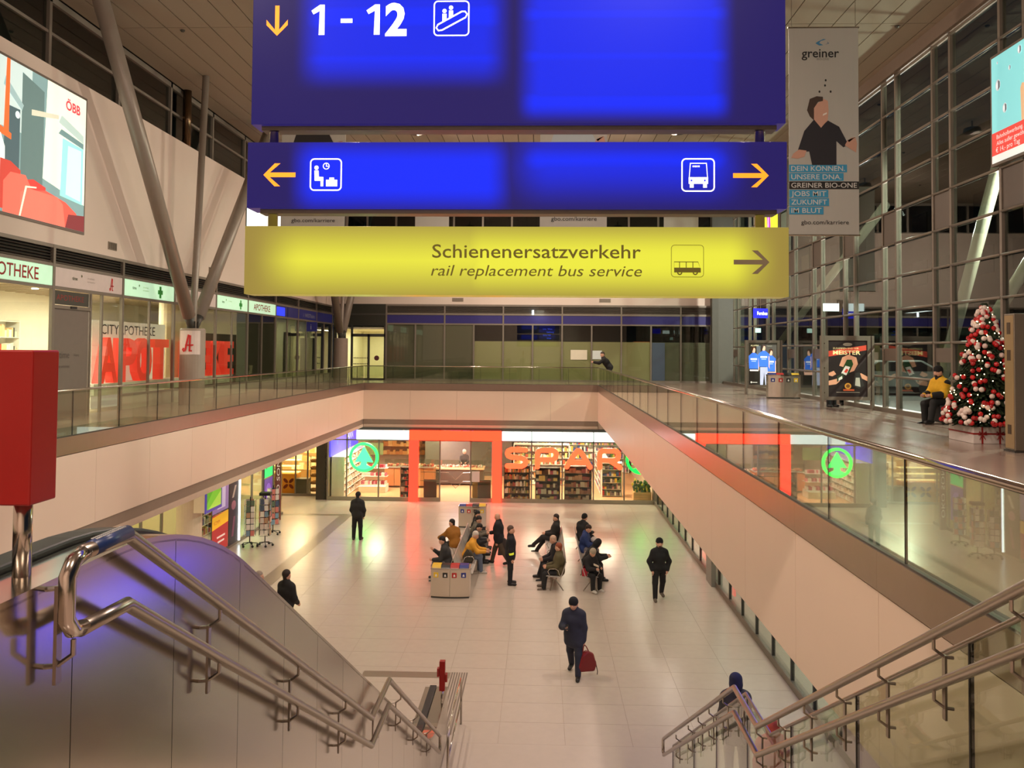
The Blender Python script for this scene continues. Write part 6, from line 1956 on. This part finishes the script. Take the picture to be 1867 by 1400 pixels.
person('man in a black jacket with a red bag strap, half hidden by the escalator wall', (-6.2, 20.2), PI - .5, (22, 22, 22), (30, 30, 34), hair=(44, 34, 28), h=1.78, arms=((10, 10, 40, 20), (10, 10, 40, 20)), bulk=.045, group=G_W)
person('older man whose head shows just above the escalator wall', (-6.85, 20.1), PI / 2 + .3, (70, 62, 56), (40, 40, 44), hair=(150, 136, 124), h=1.76, group=G_W, head=(0, -10))
# seated, left group
person('young man in grey jacket and jeans sitting at the near end of the left bench', (-2.86, 26.0), -PI / 2, (50, 50, 50), (112, 108, 104), hair=(26, 20, 18), hz=.54, lean=14, legs=((84, 84, 6), (80, 86, 8)), arms=((34, 10, 96, 20), (20, 10, 60, 20)), head=(14, 0), group=G_S, bulk=.045, shoes=(60, 58, 56))
person('person in a mustard jacket sitting with back turned on the left bench', (-2.88, 28.5), -PI / 2 - .9, (150, 98, 26), (40, 38, 40), hair=(20, 18, 18), hz=.55, lean=22, legs=((84, 84, 12), (80, 86, 12)), arms=((24, 14, 40, 10), (46, 22, 24, 0)), head=(6, 30), group=G_S, bulk=.06)
person('white-haired man in a yellow and white jacket sitting on the left group facing right', (-2.34, 26.95), PI / 2, (222, 160, 50), (96, 106, 124), hair=(206, 196, 184), hz=.54, lean=24, legs=((84, 78, 6), (80, 86, 8)), arms=((36, 10, 52, 15), (36, 10, 52, 15)), head=(10, 0), group=G_S, bulk=.045, shoes=(180, 172, 160))
person('dark-haired person in black with a pale hood sitting on the left group facing right', (-2.34, 28.2), PI / 2, (34, 34, 36), (24, 24, 26), hair=(24, 20, 20), hz=.54, lean=22, legs=((86, 84, 8), (82, 80, 8)), arms=((30, 8, 70, 26), (30, 8, 70, 26)), head=(26, 0), group=G_S, bulk=.045)
person('person in a grey patterned jacket looking at a phone on the left bench', (-2.34, 29.3), PI / 2, (104, 98, 84), (110, 108, 106), hair=(30, 24, 20), hz=.54, lean=14, legs=((86, 84, 6), (82, 80, 8)), arms=((26, 8, 80, 26), (26, 8, 80, 26)), head=(20, 0), group=G_S, bulk=.04)
person('bearded person in black sitting at the far end of the left bench', (-2.36, 30.1), PI / 2, (22, 22, 24), (44, 42, 42), hair=(18, 16, 16), beard=(24, 18, 16), hz=.55, lean=8, legs=((86, 84, 6), (82, 80, 8)), arms=((20, 8, 70, 26), (20, 8, 70, 26)), head=(12, 0), group=G_S)
rp = thing('rucksack', 'dark olive rucksack standing on the left bench beside the yellow jacket', 'bag', (-2.25, 26.4, .44))
MB().prism([(-.16, 0), (.18, 0), (.2, .16), (.08, .36), (-.06, .38), (-.18, .2)], -.13, .13, lambda u, v, q: (-2.25 + u, 26.42 + q, .46 + v)).build('sack', mat('olive_nylon', (58, 52, 38), .7), rp, bevel=.05)
MB().tube([(-2.3, 26.3, .82), (-2.28, 26.26, .9), (-2.22, 26.3, .82)], .01, 6).build('loop', BLACK, rp)
# seated, right group
person('man in black with crossed legs leaning back on the right group', (.56, 29.7), -PI / 2, (30, 28, 26), (34, 32, 32), hair=(40, 28, 22), beard=(50, 36, 28), hz=.54, lean=-6, legs=((70, 36, 4), (94, 44, 2)), arms=((24, 8, 60, 26), (24, 8, 60, 26)), head=(10, 0), group=G_S, bulk=.05)
person('pale-haired man in a black jacket sitting on the right group facing left', (.58, 26.3), -PI / 2 + .1, (28, 26, 30), (30, 30, 34), hair=(190, 160, 136), hz=.54, lean=10, legs=((84, 66, 8), (80, 70, 8)), arms=((24, 8, 50, 20), (24, 8, 50, 20)), head=(12, 0), group=G_S, bulk=.045)
person('person with red-brown hair in an olive jacket at the near end of the right group', (.62, 25.25), -PI / 2, (84, 76, 48), (28, 28, 30), hair=(134, 66, 40), hz=.54, lean=2, legs=((84, 78, 6), (80, 74, 8)), arms=((20, 10, 60, 20), (20, 10, 60, 20)), head=(4, -20), group=G_S, bulk=.055, shoes=(90, 76, 62))
person('person in a beige beanie and black jacket with white shoes at the near right bench', (1.48, 25.25), PI / 2 - .9, (28, 26, 28), (24, 24, 26), hat=(168, 154, 134), hz=.53, lean=18, legs=((84, 82, 8), (80, 84, 8)), arms=((28, 8, 70, 24), (28, 8, 70, 24)), head=(22, 0), group=G_S, bulk=.045, shoes=(206, 200, 190), h=1.66)
person('hooded person in black bending forward on the right bench', (1.50, 26.3), PI / 2, (22, 24, 28), (26, 26, 28), hood=(22, 24, 28), hz=.54, lean=30, legs=((84, 76, 6), (80, 80, 8)), arms=((40, 8, 60, 24), (40, 8, 60, 24)), head=(20, 0), group=G_S, bulk=.045)
person('dark-haired person in a blue-backed jacket holding a white bundle on the right bench', (1.50, 28.1), PI / 2 - .25, (36, 56, 110), (130, 124, 128), hair=(44, 28, 22), hz=.54, lean=10, legs=((86, 80, 6), (82, 80, 8)), arms=((30, 8, 70, 34), (30, 8, 70, 34)), head=(24, 0), group=G_S, bulk=.045)
person('person in a black hat and black jacket at the far end of the right bench', (1.50, 29.7), PI / 2 + .8, (24, 24, 26), (26, 26, 30), hat=(18, 18, 20), hz=.56, lean=14, legs=((86, 84, 6), (82, 80, 8)), arms=((24, 10, 60, 20), (24, 10, 60, 20)), head=(14, 0), group=G_S, bulk=.05)
tag(MB().ball((1.86, 28.05, .86), .12, 10, 8, (1, 1, .8)).build('white_bundle', mat('white_cloth', (220, 212, 204), .8)), 'white bundle on the lap of the person in blue', 'bundle')
tag(MB().cbox((1.72, 24.98, .78), (.16, .2, .02), Matrix.Rotation(.4, 3, 'Y')).build('paper_sheet', mat('paper', (214, 200, 176), .7)), 'folded sheet of paper held by the person in the beige beanie', 'paper')
rb_ = thing('red_handbag', 'small red handbag standing on the near right bench', 'bag', (1.42, 25.0, .44))
B(1.3, 1.52, 24.97, 25.08, .45, .68).build('bag_body', mat('bright_red_cloth', (170, 26, 44), .5), rb_, bevel=.02)
MB().tube([(1.34, 25.02, .68), (1.38, 25.02, .8), (1.45, 25.02, .8), (1.49, 25.02, .68)], .008, 6).build('handle', mat('bright_red_cloth', (170, 26, 44), .5), rb_)
# below the right stair glass
person('person in a dark blue hood standing behind the right stair glass', (3.35, 14.25), PI, (60, 58, 62), (40, 40, 44), hood=(36, 40, 70), h=1.76, bulk=.05, coat=.5, group=G_W)
person('person in a salmon red coat behind the glass near the foot of the stairs', (3.55, 12.75), PI + .2, (196, 86, 72), (60, 56, 56), hood=(196, 86, 72), h=1.66, bulk=.07, coat=.6, group=G_W)
# upper level
person('person in black leaning on the far corner of the balustrade', (3.25, 38.7), -PI / 2 - .1, (20, 18, 18), (40, 38, 40), hair=(60, 48, 40), h=1.74, lean=36, legs=((-4, 2, 5), (8, 4, 5)), arms=((58, 12, 40, 22), (58, 12, 40, 22)), head=(-6, 30), bulk=.05, z0=ZU)
sc_ = thing('dark_suitcase', 'dark suitcase used as a seat beside the Christmas tree', 'suitcase', (9.55, 19.9, ZU))
B(9.34, 9.76, 19.6, 20.25, ZU + .05, ZU + .46).build('shell', mat('dark_suitcase', (34, 34, 36), .5), sc_, bevel=.04)
for yy in (19.68, 20.17): MB().ball((9.45, yy, ZU + .035), .035, 8, 6).build('wheel', BLACK, sc_)
person('man in a yellow and black jacket and black beanie sitting beside the Christmas tree', (9.58, 19.95), -PI / 2 + .35, (222, 170, 30), (26, 26, 26), hat=(20, 18, 18), beard=(30, 24, 20), hz=.54, lean=12, legs=((80, 84, 6), (86, 70, 8)), arms=((24, 10, 60, 26), (24, 10, 60, 26)), head=(6, 0), bulk=.05, z0=ZU, shoes=(26, 24, 24), yoke=(24, 22, 22))
person('person standing behind the bottle poster, only the legs showing', (8.98, 25.7), .3, (40, 38, 40), (24, 24, 28), h=1.75, z0=ZU, hair=(40, 30, 24))
person('second person standing behind the bottle poster, legs apart', (9.42, 26.5), -.3, (46, 40, 40), (22, 22, 24), h=1.72, z0=ZU, legs=((10, 4, 6), (-10, 6, 6)), hair=(40, 30, 24))
person('shop worker in a cap behind the meat counter', (-4.15, 45.5), 0, (70, 62, 56), (50, 48, 46), hat=(206, 196, 186), h=1.74, arms=((24, 10, 60, 20), (24, 10, 60, 20)))
